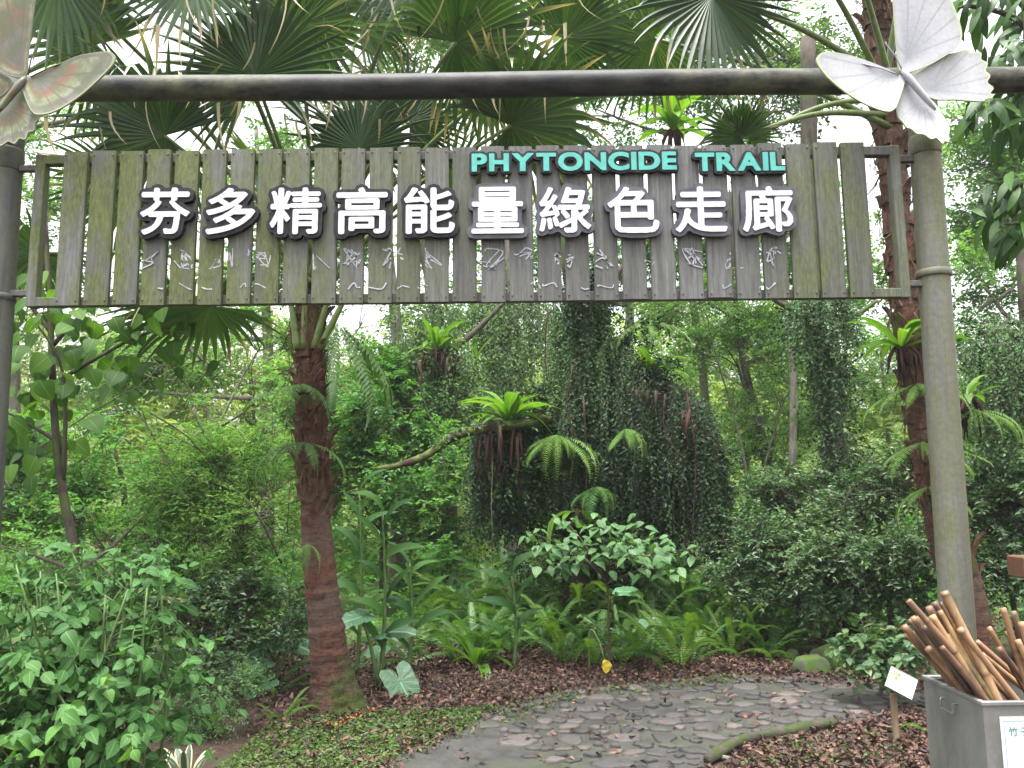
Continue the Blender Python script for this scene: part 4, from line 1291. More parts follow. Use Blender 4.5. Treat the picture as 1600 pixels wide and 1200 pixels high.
def fern(base, n, L, label, group, light=False, up=.55, spread=2 * math.pi, face=-math.pi / 2, name='fern', flat=0.0):
    base = Vector(base)
    t = thing(name, label, 'fern', base, group)
    for k in range(n):
        a = face + spread * ((k + rng.random() * 1.4) / n - .5)
        e = up * rng.uniform(.35, 1.5)
        d = Vector((math.cos(a), math.sin(a), e - flat))
        ms = FRONDS_L if light else FRONDS
        place('frond', ms[rng.integers(len(ms))], t, base, d, (-math.cos(a) * .4, -math.sin(a) * .4, 1), (L * rng.uniform(.45, .95) * (.9 if rng.random() < .5 else 1.15), L * rng.uniform(.6, 1.25), L * rng.uniform(.6, 1.5)))
    return t
def nest_fern(base, n, L, label, group='nest ferns growing on trunks', up=1.0):
    t = thing('nest_fern', label, 'fern', base, group)
    for k in range(n):
        a = 2.4 * k + rng.normal() * .2
        e = up * (2.2 * (1 - k / n) ** 1.2 + .05) + rng.normal() * .15
        d = Vector((math.cos(a), math.sin(a), e))
        place('leaf', STRAPS[rng.integers(4)], t, Vector(base) + Vector((math.cos(a), math.sin(a), 0)) * .02, d, (-math.cos(a), -math.sin(a), .7), L * rng.uniform(.7, 1.15))
    mb = MB()
    b = Vector(base)
    for k in range(16):
        q = Vector((rng.normal() * .05, rng.normal() * .05, 0))
        tube(mb, [b + q * .4 + Vector((0, 0, .03)), b + q + Vector((0, 0, -.06)), b + q * 1.2 + Vector((rng.normal() * .03, 0, -.12 - rng.random() * .2))], [.012, .016, .004], 5)
    mb.build('root_ball', BK['root'], t, True)
    return t

# ------------------------------------------------------------------ fan palms
def fan_leaf(parent, hub, axis, nrm, R, name='fan_leaf', dry=.25, seg=42, spread=2.55, droop=.35, material=None):
    hub = np.array(hub); y = nrmz(axis); x = nrmz(np.cross(y, nrm)); z = np.cross(x, y)
    da = 2 * spread / seg
    mb = MB()
    rf = .52
    rows = np.array([.004, .3, rf, .66, .78, .9, 1.0])
    for k in range(seg):
        a = -spread + da * (k + .5)
        Rk = R * (.80 + .2 * math.cos(a * .6)) * rng.uniform(.9, 1.05)
        d = x * math.sin(a) + y * math.cos(a)
        s_ = x * math.cos(a) - y * math.sin(a)
        b = droop * rng.uniform(.3, 1.4)
        br_ = rng.random() < .34
        if br_: b += rng.uniform(.8, 2.6)
        dr = rng.random() < (dry * 1.8 if br_ else dry * .7)
        c = hub.copy(); pr = 0; V, UV = [], []
        dirn = d
        w0 = math.tan(da / 2) * rf * Rk * 1.02
        for q in rows:
            t = max(0, (q - rf) / (1 - rf))
            dirn = nrmz(d - z * .10 * q + A(0, 0, -1) * b * t ** 1.3)
            c = c + dirn * (q - pr) * Rk; pr = q
            w = math.tan(da / 2) * q * Rk * 1.02 if q <= rf else w0 * max(.04, (1 - t) ** .75)
            pl = z * w * .55
            dv = (max(0, (t - .35) / .5) if dr else max(0, (t - .86) / .3))
            V += [c - s_ * w + pl, c - pl * .6, c + s_ * w + pl]; UV += [(0, min(1, dv))] * 3
        F = [(3 * i + u, 3 * i + u + 1, 3 * i + u + 4, 3 * i + u + 3) for i in range(len(rows) - 1) for u in (0, 1)]
        mb.add(V, F, np.clip(.5 + rng.normal() * .22, 0, 1), UV)
    return mb.build(name, material or LM['fan'], parent)
def petiole(parent, p0, p1, sag, r=.016):
    p0, p1 = Vector(p0), Vector(p1)
    mid = p0.lerp(p1, .5) + Vector((0, 0, sag))
    mb = MB(); pts = catmull([p0, mid, p1], 14)
    tube(mb, pts, np.linspace(r * 1.7, r * .8, 14), 7)
    return mb.build('petiole', BK['petiole'], parent, True)
def boots(parent, path_fn, n, r_fn, t0, t1, length):
    """old leaf bases clasping the trunk in a spiral"""
    for k in range(n):
        t = t0 + (t1 - t0) * (k / n) + rng.normal() * .006
        a = 2.4 * k + rng.normal() * .2
        c = np.array(path_fn(t)); r = r_fn(t)
        o = A(math.cos(a), math.sin(a), 0); s = A(-math.sin(a), math.cos(a), 0)
        L = length * rng.uniform(.6, 1.3); w = r * rng.uniform(.5, .85)
        fl = rng.uniform(.02, .55)
        V = []
        for u in (0, .35, .7, 1):
            ww = w * (1 - .62 * u) * (1 if u < 1 else rng.uniform(.5, 1.1))
            cc = c + o * (r * .93 + .012 + fl * u ** 2 * L) + A(0, 0, u * L)
            V += [cc - s * ww - o * .3 * ww, cc + o * .015, cc + s * ww - o * .3 * ww]
        bk = [np.array(v) - o * .018 for v in V]
        F = [(3 * i + q, 3 * i + q + 1, 3 * i + q + 4, 3 * i + q + 3) for i in range(3) for q in (0, 1)]
        n_ = len(V)
        F2 = [tuple(n_ + j for j in f[::-1]) for f in F]
        rim = [0, 3, 6, 9, 10, 11, 8, 5, 2, 1]
        F3 = [(rim[i], rim[(i + 1) % 10], n_ + rim[(i + 1) % 10], n_ + rim[i]) for i in range(10)]
        mb = MB(); mb.add(np.vstack([V, bk]), F + F2 + F3, rng.random())
        mb.build('leaf_base', BK['boot'], parent)
def palm(label, base_px, top_list, Y, r0, r1, group, split):
    pts = [P(px, py, Y) for px, py in top_list]
    b = G(*base_px)
    pts = [Vector((b.x, Y, -.08))] + pts
    NC = 130
    C = catmull(pts, NC)
    fn = lambda t: C[min(NC - 1, max(0, int(t * (NC - 1))))]
    rf = lambda t: r0 + (r1 - r0) * min(1, t * 2.2) + .13 * math.exp(-t * 16)
    t_ = thing('fan_palm', label, 'palm tree', (b.x, Y, 0), group)
    k1 = int(NC * split)
    mb = MB()
    rr = [rf(i / (NC - 1)) * (1 + (.035 if i % 3 == 0 else -.015) + rng.normal() * .022) for i in range(NC)]
    mb = MB(); tube(mb, C[:k1 + 1], rr[:k1 + 1], 24, wob=.10, cap=False)
    tube(mb, C[k1:], [q * .93 for q in rr[k1:]], 18, wob=.2); mb.build('trunk', BK['palm'], t_, True)
    boots(t_, fn, int(170 * (1 - split)), rf, split - .02, .99, .15)
    return t_, C
def B(px, py, Y, rx, rz, dy=None):
    c = P(px, py, Y); s = S(Y)
    return (np.array(c), A(rx * s, dy if dy else (rx + rz) * .5 * s, rz * s))
def gz(x, y):
    return float(ground_z(x, y))
def up_of(root, label=None):
    return root

# low undergrowth that closes the view between the trees: one mass
mb = MB()
bl = []
for _ in range(310):
    y = rng.uniform(8.8, 16); x = rng.uniform(-.95, .95) * y
    if y < 9.6 and -1.0 < x < 3.0: continue
    h = rng.uniform(.25, .75) * (1 + .05 * (y - 8))
    bl.append((A(x, y, gz(x, y) + h * .6), A(rng.uniform(.4, .8), rng.uniform(.4, .7), h)))
pos, fw, nm, sz, rn, tw = sprays(bl, 8800, 9, .3, .075, .4, .3, .3, 500)
scatter(mb, T_SM, pos, fw, nm, sz, rn)
tag(mb.build('undergrowth', LM['thicket']), 'leafy green undergrowth between the trees beyond the ferns', 'undergrowth', kind='stuff')

# ---- the palm in front
Y1 = G(525, 1108).y
palm1, C1 = palm('fan palm with red-brown ringed trunk and mossy foot beside the path', (528, 1108), [(512, 1000), (497, 860), (489, 720), (485, 600), (484, 500), (484, 430)], Y1, .14, .108, 'fan palms', .42)
def leaf_on(root, crown, hub_px, Yh, ang, depth, R, nup=.8, nd=.5, sag=.1, r=.015, dry=.25, seg=42, droop=.35):
    hub = P(*hub_px, Yh); a = math.radians(ang)
    ax = A(math.cos(a), depth, math.sin(a))
    fan_leaf(root, hub, ax, A(-.25 * math.cos(a), nd, nup), R, dry=dry, seg=seg, droop=droop)
    petiole(root, crown, hub, sag, r)
cr1 = P(486, 470, Y1)
for i, L in enumerate([
        ((398, 118), 5.2, 100, -.1, .85, .7, .8), ((258, 212), 5.2, 165, -.25, .80, .7, .9), ((562, 232), 5.3, 92, .1, .62, .6, .9),
        ((712, 66), 5.0, 20, -.2, .80, .8, .6), ((645, -60), 5.0, -80, -.2, .72, .3, 1.0), ((798, 196), 5.2, 8, -.1, .82, .8, .6),
        ((300, -40), 5.0, -100, -.3, .70, .5, .9), ((470, 40), 5.4, 30, .0, .75, .8, .6), ((150, 70), 5.3, 150, .0, .85, .7, .8),
        ((330, 478), 5.3, 195, -.2, .78, .9, .3), ((60, 395), 5.6, 215, .0, .5, .9, .4), ((640, 190), 5.9, 60, .2, .6, .7, .8),
        ((205, 300), 6.3, 190, .3, .8, .9, .4), ((760, 130), 6.3, -10, .3, .8, .9, .4), ((560, 20), 6.4, 70, .4, .8, .8, .7),
        ((420, 300), 6.8, 130, .5, .8, .9, .5), ((880, 60), 5.6, 15, .0, .72, .8, .7), ((90, -40), 5.0, -120, -.2, .8, .5, .9), ((700, 300), 6.5, 20, .3, .8, .9, .4)]):
    hp, Yh, an, dp, R, nup, nd = L
    leaf_on(palm1, cr1 + Vector((rng.normal() * .06, rng.normal() * .06, rng.random() * .15)), hp, Yh, an, dp, R, nup, nd, .12 + .1 * rng.random(), dry=.3)
for k in range(100):                                        # torn dry leaf strips dangling from the fans
    px, py = rng.uniform(40, 960), rng.choice([rng.uniform(-30, 70), rng.uniform(120, 190)])
    a = np.array(P(px, py, rng.uniform(4.6, 5.6))); L_ = rng.uniform(.12, .42); w = rng.uniform(.006, .014); bend = rng.normal() * .12; tw = rng.normal() * .5
    V = []
    for t in np.linspace(0, 1, 6):
        c = a + A(bend * t * t, .05 * tw * t, -L_ * t); ww = w * (1 - .8 * t)
        V += [c - A(math.cos(tw + t), math.sin(tw + t), 0) * ww, c + A(math.cos(tw + t), math.sin(tw + t), 0) * ww]
    mb = MB(); mb.add(V, [(2 * i, 2 * i + 1, 2 * i + 3, 2 * i + 2) for i in range(5)], rng.random(), np.array([(0, .75 + .25 * rng.random())] * 12))
    mb.build('dry_strip', LM['fan'], palm1)
for px, py in ((450, 470), (478, 450), (520, 470), (548, 478)):       # stubs of petioles below the sign
    petiole(palm1, P(478 + (px - 486) * .35, 545, Y1 - .1), P(px, py - 30, Y1 - .15), .0, .02)

# ---- the palm behind the stained post
Y2 = 6.3
b2 = G(1522, 1092)
palm2, C2 = palm('leaning fan palm with shaggy rust-brown trunk behind the stained post', (1518, 1088), [(1512, 960), (1470, 800), (1438, 640), (1412, 440), (1392, 230), (1376, 60), (1366, -60)], G(1518, 1088).y, .16, .115, 'fan palms', .22)
Y2 = G(1518, 1088).y
cr2 = P(1386, 210, Y2)
for hp, Yh, an, dp, R, nup, nd in [((1112, -8), 5.3, -120, -.2, .85, .6, .9), ((1158, 214), 6.0, 150, .1, .42, .7, .8), ((1172, 218), 6.1, 35, .1, .38, .7, .8),
                                   ((1020, 60), 6.0, 190, .1, .75, .8, .6), ((1250, -90), 5.6, 100, .1, .8, .6, .9), ((1310, -140), 5.6, 80, .1, .8, .6, .9), ((1440, -160), 5.8, 60, .1, .8, .6, .9)]:
    leaf_on(palm2, cr2 + Vector((rng.normal() * .05, -.08, rng.random() * .4)), hp, Yh, an, dp, R, nup, nd, .10, .018)
# dry fibres on the shaggy trunks
for root, C, lo, hi, cnt in ((palm1, C1, 56, 126, 240), (palm2, C2, 30, 126, 420)):
    mb = MB()
    i = rng.integers(lo, hi, cnt); a = rng.random(cnt) * 6.28
    o = np.stack([np.cos(a), np.sin(a), 0 * a], 1)
    p0 = C[i] + o * .12
    p1 = p0 + o * rng.uniform(.01, .07, cnt)[:, None] + A(0, 0, 1) * rng.uniform(-.12, .1, cnt)[:, None]
    p2 = p1 + o * rng.uniform(-.01, .06, cnt)[:, None] + A(0, 0, 1) * rng.uniform(-.2, .06, cnt)[:, None] + rng.normal(size=(cnt, 3)) * .04
    twigs(mb, p0, p1, p2, .006)
    tag(mb.build('trunk_fibre', BK['boot'], root), kind='stuff')

# ---- trees and shrubs built from limbs and leafy twigs
def limbs(mb, root_pts, r0, blobs, sub=3, r1=.3):
    C = catmull(root_pts, 24)
    tube(mb, C, np.linspace(r0, r0 * r1, 24), 9, wob=.12)
    for c, r in blobs:
        i = min(22, max(6, int(np.argmin(np.linalg.norm(C[:, :3] - (c - A(0, 0, r[2] * .8)), axis=1)))))
        a = C[i]
        m_ = (a + c) / 2 + A(rng.normal() * .15 * r[0], 0, -.12 * r[2])
        rr = r0 * .42
        tube(mb, catmull([a, m_, c], 9), np.linspace(rr, rr * .35, 9), 6)
        for _ in range(sub):
            e = c + unit(1)[0] * r * .8
            tube(mb, catmull([m_ * .4 + c * .6, (m_ * .2 + c * .8 + e) / 2 + rng.normal(size=3) * .08 * r, e], 7), np.linspace(rr * .45, rr * .1, 7), 5)
def plant(name, label, cat, root_pts, r0, blobs, ntw, L, tlen, size, material, T=T_SM, group=None, bark='tree', droop=.35, shell=.35, up=.3, sub=0, flat=.7, twr=.004, limbsub=3, crown='crown', sv=.35):
    b = root_pts[0]
    t = thing(name, label, cat, (b[0], b[1], b[2]), group)
    mb = MB(); limbs(mb, root_pts, r0, blobs, limbsub)
    mb.build('trunk', BK[bark], t, True)
    pos, fw, nm, sz, rn, tw = sprays(blobs, ntw, L, tlen, size, droop, shell, up, sub, flat, sv)
    mb = MB(); scatter(mb, T, pos, fw, nm, sz, rn)
    mb.build(crown, material, t)
    mb = MB(); twigs(mb, *[q[::2] for q in tw], twr); tag(mb.build('twigs', BK['twig'], t), kind='stuff')
    return t
def gpt(px, Y):
    p = P(px, 768, Y); return Vector((p.x, Y, gz(p.x, Y) - .05))

# far wood on the hill: one mass
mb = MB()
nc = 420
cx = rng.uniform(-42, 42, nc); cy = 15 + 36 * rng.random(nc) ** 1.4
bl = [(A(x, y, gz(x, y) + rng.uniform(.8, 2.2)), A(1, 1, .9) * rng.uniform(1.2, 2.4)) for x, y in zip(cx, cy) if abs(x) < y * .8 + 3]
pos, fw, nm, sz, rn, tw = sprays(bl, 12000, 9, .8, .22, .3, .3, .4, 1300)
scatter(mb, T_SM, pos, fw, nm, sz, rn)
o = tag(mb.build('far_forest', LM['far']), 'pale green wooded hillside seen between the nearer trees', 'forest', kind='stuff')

GT = 'trees around the clearing'
# airy trees against the sky (top of the picture)
plant('tree', 'sparse yellow-green tree seen above the beam between the palm fans', 'tree', [gpt(620, 12), P(625, 600, 12), P(600, 300, 12), P(590, -100, 12)], .13,
      [B(560, 90, 12, 130, 110), B(700, 10, 12.5, 140, 90), B(480, 180, 12.3, 110, 60), B(640, 210, 11.6, 110, 50)], 1500, 9, .4, .085, LM['airy'], group=GT, sub=50, bark='pale', shell=.2)
plant('tree', 'tall airy tree with bright leaves behind the nest fern above the sign', 'tree', [gpt(1110, 13), P(1100, 600, 13), P(1060, 250, 13), P(1100, -200, 13)], .09,
      [B(1000, 60, 13, 150, 100), B(1150, 110, 12.6, 130, 110), B(1080, -60, 13, 180, 100), B(930, 170, 13, 110, 60), B(1220, 30, 13, 90, 90)], 2100, 9, .4, .085, LM['airy'], group=GT, sub=70, bark='pale', shell=.2)
plant('tree', 'thin pale branched tree with loose leaves left of the white butterfly', 'tree', [gpt(1215, 10), P(1240, 640, 10), P(1228, 480, 10), P(1190, 300, 10), P(1190, 120, 10), P(1165, 20, 10), P(1160, -120, 10)], .05,
      [B(1250, 60, 10, 90, 70), B(1200, 160, 10, 90, 60), B(1300, 150, 10.2, 70, 80), B(1150, 10, 10, 80, 70)], 650, 8, .35, .07, LM['vine_light'], group=GT, sub=30, bark='pale', shell=.2)
plant('tree', 'bright hazy tree seen between the stained post and the picture edge', 'tree', [gpt(1640, 13), P(1640, 500, 13), P(1620, 200, 13), P(1600, 0, 13)], .14,
      [B(1560, 330, 13, 110, 110), B(1500, 200, 13, 80, 80), B(1640, 180, 13, 120, 110), B(1540, 450, 12.5, 80, 60), B(1510, 380, 13.5, 60, 80), B(1600, 420, 13, 80, 60)], 2700, 9, .4, .085, LM['airy'], group=GT, sub=55, bark='pale', shell=.2)
plant('tree', 'bright leafy tree showing through the slats behind the sign', 'tree', [gpt(420, 14), P(420, 600, 14), P(410, 400, 14), P(400, 200, 14)], .13,
      [B(330, 420, 14, 130, 70), B(520, 400, 14, 120, 70), B(250, 500, 14, 120, 60), B(420, 300, 14, 140, 60), B(150, 600, 14.5, 120, 50)], 2000, 9, .4, .085, LM['airy'], group=GT, sub=80, bark='pale', shell=.2)
plant('tree', 'second bright leafy tree behind the sign under the letters TRAIL', 'tree', [gpt(980, 14.5), P(980, 600, 14.5), P(990, 400, 14.5), P(1000, 250, 14.5)], .13,
      [B(900, 380, 14.5, 130, 80), B(1050, 420, 14.5, 130, 80), B(760, 420, 14.5, 130, 60), B(1180, 360, 14.5, 130, 80), B(640, 480, 14.5, 90, 60), B(1330, 420, 14.5, 110, 90)], 2800, 9, .4, .085, LM['airy'], group=GT, sub=110, bark='pale', shell=.2)
plant('tree', 'light green tree behind the gap at the dark post', 'tree', [gpt(30, 14), P(20, 500, 14), P(10, 250, 14), P(0, 60, 14)], .14,
      [B(60, 330, 14, 120, 70), B(-40, 200, 14, 120, 110), B(170, 150, 14, 90, 60), B(60, 480, 13.5, 130, 70)], 1200, 9, .4, .09, LM['airy'], group=GT, sub=45, bark='pale', shell=.2)
plant('tree', 'fine-leaved airy tree right of the dark vine mound, thin trunk showing', 'tree', [gpt(1195, 12), P(1200, 740, 12), P(1165, 580, 12), P(1150, 480, 12), P(1140, 300, 12)], .085,
      [B(1150, 560, 12, 95, 80), B(1210, 660, 12, 90, 80), B(1120, 480, 12.4, 110, 60), B(1230, 520, 12.6, 90, 70), B(1160, 730, 12, 80, 60)], 3600, 9, .3, .05, LM['airy'], group=GT, sub=90, shell=.2)
plant('tree', 'low feathery tree with light green leaves filling the gap right of the front palm', 'tree', [gpt(600, 11), P(600, 780, 11), P(610, 650, 11)], .06,
      [B(590, 650, 11, 80, 90), B(660, 720, 10.6, 90, 80), B(560, 760, 10.8, 80, 80), B(700, 800, 10.2, 70, 70), B(620, 590, 11.4, 90, 40)], 3000, 9, .3, .07, LM['thicket'], group=GT, sub=80, shell=.2)
# the edge of the wood behind: fine bright crowns that close the view under the sign
EW = [(60, 17, 'behind the round-leaved sapling'), (230, 16, 'in the pale gap under the sign'), (390, 17, 'left of the front palm crown'), (560, 17, 'just right of the front palm trunk'), (700, 18, 'behind the bright nest fern tree'),
      (1010, 17, 'behind the dark vine mound'), (1160, 18, 'behind the fine-leaved airy tree'), (1380, 17, 'left of the leaning palm'), (1560, 16, 'right of the stained post')]
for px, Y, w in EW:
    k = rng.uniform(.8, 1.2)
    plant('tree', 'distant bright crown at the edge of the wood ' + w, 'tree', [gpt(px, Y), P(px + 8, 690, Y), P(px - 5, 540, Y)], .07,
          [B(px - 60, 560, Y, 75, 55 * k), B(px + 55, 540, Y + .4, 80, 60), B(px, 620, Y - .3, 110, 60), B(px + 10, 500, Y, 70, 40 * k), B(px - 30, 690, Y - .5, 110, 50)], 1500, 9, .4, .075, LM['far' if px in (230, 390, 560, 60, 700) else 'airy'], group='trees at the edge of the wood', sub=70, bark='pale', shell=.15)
# left thicket
plant('shrub', 'tall fine-leaved shrub behind the round-leaved sapling', 'shrub', [gpt(190, 8.3), P(195, 800, 8.3), P(180, 700, 8.3)], .05,
      [B(90, 720, 8.3, 110, 80), B(230, 780, 8.0, 120, 75), B(40, 770, 8.2, 110, 100), B(150, 850, 7.6, 130, 60)], 1900, 9, .26, .055, LM['thicket'], group='thicket shrubs', sub=70, shell=.2)
plant('shrub', 'bright leaning shrub with bare thin twigs left of the front palm', 'shrub', [gpt(370, 7.6), P(380, 880, 7.6), P(350, 740, 7.6), P(300, 640, 7.6)], .04,
      [B(330, 750, 7.6, 110, 60), B(400, 800, 7.4, 80, 90), B(280, 690, 7.9, 60, 40), B(430, 700, 8.2, 50, 70), B(330, 850, 7.3, 120, 40)], 1500, 11, .34, .055, LM['airy'], T_NAR, group='thicket shrubs', sub=60, shell=.2)
plant('shrub', 'light green open shrub under the gap below the sign, farther than the thicket', 'shrub', [gpt(330, 11), P(330, 780, 11), P(340, 660, 11)], .05,
      [B(400, 590, 11, 70, 50), B(440, 660, 10.5, 60, 80), B(350, 640, 11.5, 80, 50), B(250, 560, 12, 90, 40), B(420, 520, 12, 80, 40)], 1900, 9, .3, .065, LM['airy'], group='thicket shrubs', sub=45, shell=.2)
plant('shrub', 'deep shaded shrub low in the dark gap left of the palm trunk', 'shrub', [gpt(330, 6.9), P(330, 930, 6.9)], .03,
      [B(250, 930, 7.0, 130, 50), B(400, 950, 6.8, 80, 60), B(330, 1000, 6.4, 110, 40)], 1500, 8, .2, .05, LM['hedge'], group='thicket shrubs', sub=50, shell=.2)
# right-hand hedge shrubs
GH = 'glossy dark shrubs beyond the path'
for lab_, px, Y, bl in (
        ('glossy dark shrub with bare forked stems above the bend of the path', 1230, 8.3, [B(1170, 850, 8.3, 70, 60), B(1255, 780, 8.6, 80, 45), B(1230, 890, 8.1, 100, 60), B(1200, 760, 9.0, 50, 35), B(1290, 860, 8.0, 60, 70)]),
        ('broad glossy shrub directly left of the stained post', 1370, 7.9, [B(1330, 780, 8.1, 70, 45), B(1410, 760, 8.0, 60, 50), B(1360, 860, 7.7, 100, 60), B(1430, 870, 7.6, 60, 80), B(1300, 900, 7.6, 60, 50), B(1380, 720, 8.4, 40, 30)]),
        ('glossy shrub between the leaning palm and the notice board', 1560, 7.4, [B(1550, 770, 7.4, 60, 60), B(1610, 820, 7.4, 80, 90), B(1570, 900, 7.2, 60, 60)])):
    b = gpt(px, Y)
    plant('shrub', lab_, 'shrub', [b, b + Vector((.05, 0, .4)), b + Vector((0, 0, 1.0))], .045, bl, 2000, 9, .26, .05, LM['hedge'], group=GH, sub=70, shell=.1, twr=.005, limbsub=5)
plant('shrub', 'small-leaved dark seedling beside the plant label', 'shrub', [G(1375, 1090), G(1375, 1090) + Vector((.03, 0, .2)), P(1365, 1000, 6.2)], .016,
      [B(1350, 1010, 6.2, 40, 25), B(1390, 1020, 6.1, 40, 30)], 90, 7, .16, .07, LM['hedge'], T_MED, group=GH, shell=.1)

# ---- vine-draped trees
def vine_tree(label, trunk_pts, r0, limb_list, curtains, size, spacing, material, group='vine-draped trees', extra_blobs=None, roots=None, name='vine_draped_tree', bark='tree'):
    b = trunk_pts[0]
    t = thing(name, label, 'tree', tuple(b), group)
    mb = MB()
    tube(mb, catmull(trunk_pts, 26), np.linspace(r0, r0 * .55, 26), 12, wob=.2)
    for pts, ra, rb in limb_list:
        tube(mb, catmull(pts, 14), np.linspace(ra, rb, 14), 8, wob=.2)
    mb.build('trunk', BK[bark], t, True)
    mv, ml = MB(), MB()
    for ci, (top_px, Y, dy, n, lmin, lmax) in enumerate(curtains):          # top_px: polyline of the line the vines hang from
        tp = np.array(top_px, float)
        u = rng.random(n) * (len(tp) - 1); i = u.astype(int); f = (u - i)[:, None]
        q = tp[i] * (1 - f) + tp[np.minimum(i + 1, len(tp) - 1)] * f
        yy = Y + rng.uniform(-dy, dy, n)
        an = np.array([list(P(a, c_ + rng.normal() * 10, y)) for (a, c_), y in zip(q, yy)])
        ln = rng.uniform(lmin, lmax, n) * S(Y)
        ln = np.minimum(ln, an[:, 2] - .15)
        pos, fw, nm, sz, rn, lines = strands(an, ln, spacing, size, A(0, -1, .15), .06)
        rn = np.clip(rn + (.75 if ci == 0 else (.3 if ci == 1 else 0)), 0, 1)
        scatter(mv, T_SM, pos, fw, nm, sz, rn)
        twigs(ml, *lines, .003)
    if extra_blobs:
        pos, fw, nm, sz, rn, tw = sprays(extra_blobs[0], extra_blobs[1], 8, .25, size * 1.15, .6, .4, .0, 90)
        scatter(mv, T_SM, pos, fw, nm, sz, rn)
    mv.build('crown', material, t)
    tag(ml.build('vine_stems', BK['twig'], t), kind='stuff')
    if roots:
        mr = MB()
        for top_px, Y, dy, n, lmin, lmax in curtains:
            tp = np.array(top_px, float)
            for _ in range(n // 110):
                q = tp[rng.integers(len(tp))]; a = P(q[0] + rng.normal() * 30, q[1] + 10, Y - dy - .1); L = rng.uniform(lmin, lmax) * S(Y)
                tube(mr, catmull([a, a + Vector((rng.normal() * .06, 0, -L * .4)), a + Vector((rng.normal() * .1, -.03, -L * .8)), a + Vector((rng.normal() * .14, 0, -L))], 8), np.linspace(.009, .003, 8), 5)
        for (px, py), Y, n, l in roots:
            for _ in range(n):
                a = P(px + rng.normal() * 22, py + rng.normal() * 6, Y - .25 + rng.normal() * .1)
                L = l * rng.uniform(.5, 1.2) * S(Y)
                tube(mr, [a, a + Vector((rng.normal() * .03, 0, -L * .5)), a + Vector((rng.normal() * .05, 0, -L))], [.02, .016, .005], 5)
        tag(mr.build('aerial_roots', BK['root'], t, True), kind='stuff')
    return t
YV = 9.3
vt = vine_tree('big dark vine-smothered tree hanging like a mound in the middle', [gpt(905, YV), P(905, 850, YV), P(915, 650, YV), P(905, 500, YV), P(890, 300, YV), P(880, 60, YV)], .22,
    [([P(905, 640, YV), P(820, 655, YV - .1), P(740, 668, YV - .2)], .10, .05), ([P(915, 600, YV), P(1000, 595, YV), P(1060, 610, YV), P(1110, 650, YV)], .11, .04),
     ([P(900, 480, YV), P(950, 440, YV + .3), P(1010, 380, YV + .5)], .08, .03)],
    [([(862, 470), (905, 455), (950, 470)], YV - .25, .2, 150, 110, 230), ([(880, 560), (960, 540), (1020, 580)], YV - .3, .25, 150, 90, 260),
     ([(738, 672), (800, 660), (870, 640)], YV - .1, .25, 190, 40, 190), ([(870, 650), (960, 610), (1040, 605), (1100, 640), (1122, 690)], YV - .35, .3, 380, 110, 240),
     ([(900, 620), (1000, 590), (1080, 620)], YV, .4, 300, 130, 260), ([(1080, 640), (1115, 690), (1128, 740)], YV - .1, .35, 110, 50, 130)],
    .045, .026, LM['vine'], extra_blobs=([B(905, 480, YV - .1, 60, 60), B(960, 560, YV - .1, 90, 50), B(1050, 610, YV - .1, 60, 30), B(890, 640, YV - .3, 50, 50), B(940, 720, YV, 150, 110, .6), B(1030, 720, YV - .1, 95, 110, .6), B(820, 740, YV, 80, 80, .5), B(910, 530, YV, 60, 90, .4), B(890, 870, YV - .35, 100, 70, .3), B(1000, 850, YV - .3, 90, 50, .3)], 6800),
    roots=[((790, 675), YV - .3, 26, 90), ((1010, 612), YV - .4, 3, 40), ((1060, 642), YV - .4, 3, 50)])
vine_tree('smaller vine-hung tree carrying a nest fern, right of the front palm', [gpt(705, 11.5), P(700, 760, 11.5), P(690, 600, 11.5), P(680, 480, 11.5), P(640, 300, 11.5)], .13,
    [([P(690, 560, 11.5), P(740, 520, 11.5), P(790, 470, 11.5)], .06, .03), ([P(690, 600, 11.5), P(640, 545, 11.5), P(545, 545, 11.4)], .05, .02)],
    [([(620, 520), (680, 530), (740, 560)], 11.3, .3, 120, 50, 150), ([(640, 600), (720, 590), (760, 610)], 11.3, .3, 120, 40, 130), ([(650, 490), (720, 480)], 11.4, .3, 50, 40, 80)],
    .055, .032, LM['vine_light'], extra_blobs=([B(680, 590, 11.4, 60, 60), B(650, 500, 11.6, 60, 40), B(740, 630, 11.2, 50, 40)], 500), roots=[((690, 555), 11.2, 12, 50)])
vine_tree('pale vine curtain tree between the nest fern and the dark mound', [gpt(800, 12.5), P(805, 700, 12.5), P(800, 500, 12.5), P(790, 300, 12.5)], .16,
    [([P(800, 500, 12.5), P(840, 460, 12.5), P(870, 400, 12.5)], .06, .03)],
    [([(735, 470), (790, 460), (860, 465)], 12.3, .4, 130, 60, 190), ([(760, 560), (830, 540)], 12.2, .3, 80, 40, 120)], .06, .034, LM['vine_light'],
    extra_blobs=([B(790, 490, 12.5, 70, 60), B(820, 590, 12.5, 50, 40)], 450), bark='pale')
vine_tree('narrow dark vine-clad trunk seen under the sign left of the leaning palm', [gpt(1320, 9), P(1315, 800, 9), P(1295, 650, 9), P(1275, 500, 9), P(1265, 300, 9), P(1262, 60, 9)], .16,
    [([P(1275, 500, 9), P(1230, 480, 9), P(1190, 455, 9)], .05, .02), ([P(1285, 540, 9), P(1330, 500, 9), P(1370, 470, 9)], .05, .02)],
    [([(1225, 470), (1280, 465), (1345, 475)], 8.8, .3, 110, 20, 120), ([(1262, 540), (1290, 530), (1325, 560)], 8.8, .2, 90, 30, 170), ([(1275, 690), (1330, 700), (1370, 730)], 8.7, .2, 60, 30, 80)],
    .045, .028, LM['vine'], extra_blobs=([B(1285, 500, 8.9, 60, 40), B(1300, 620, 8.9, 35, 60), B(1330, 720, 8.8, 40, 40)], 450))
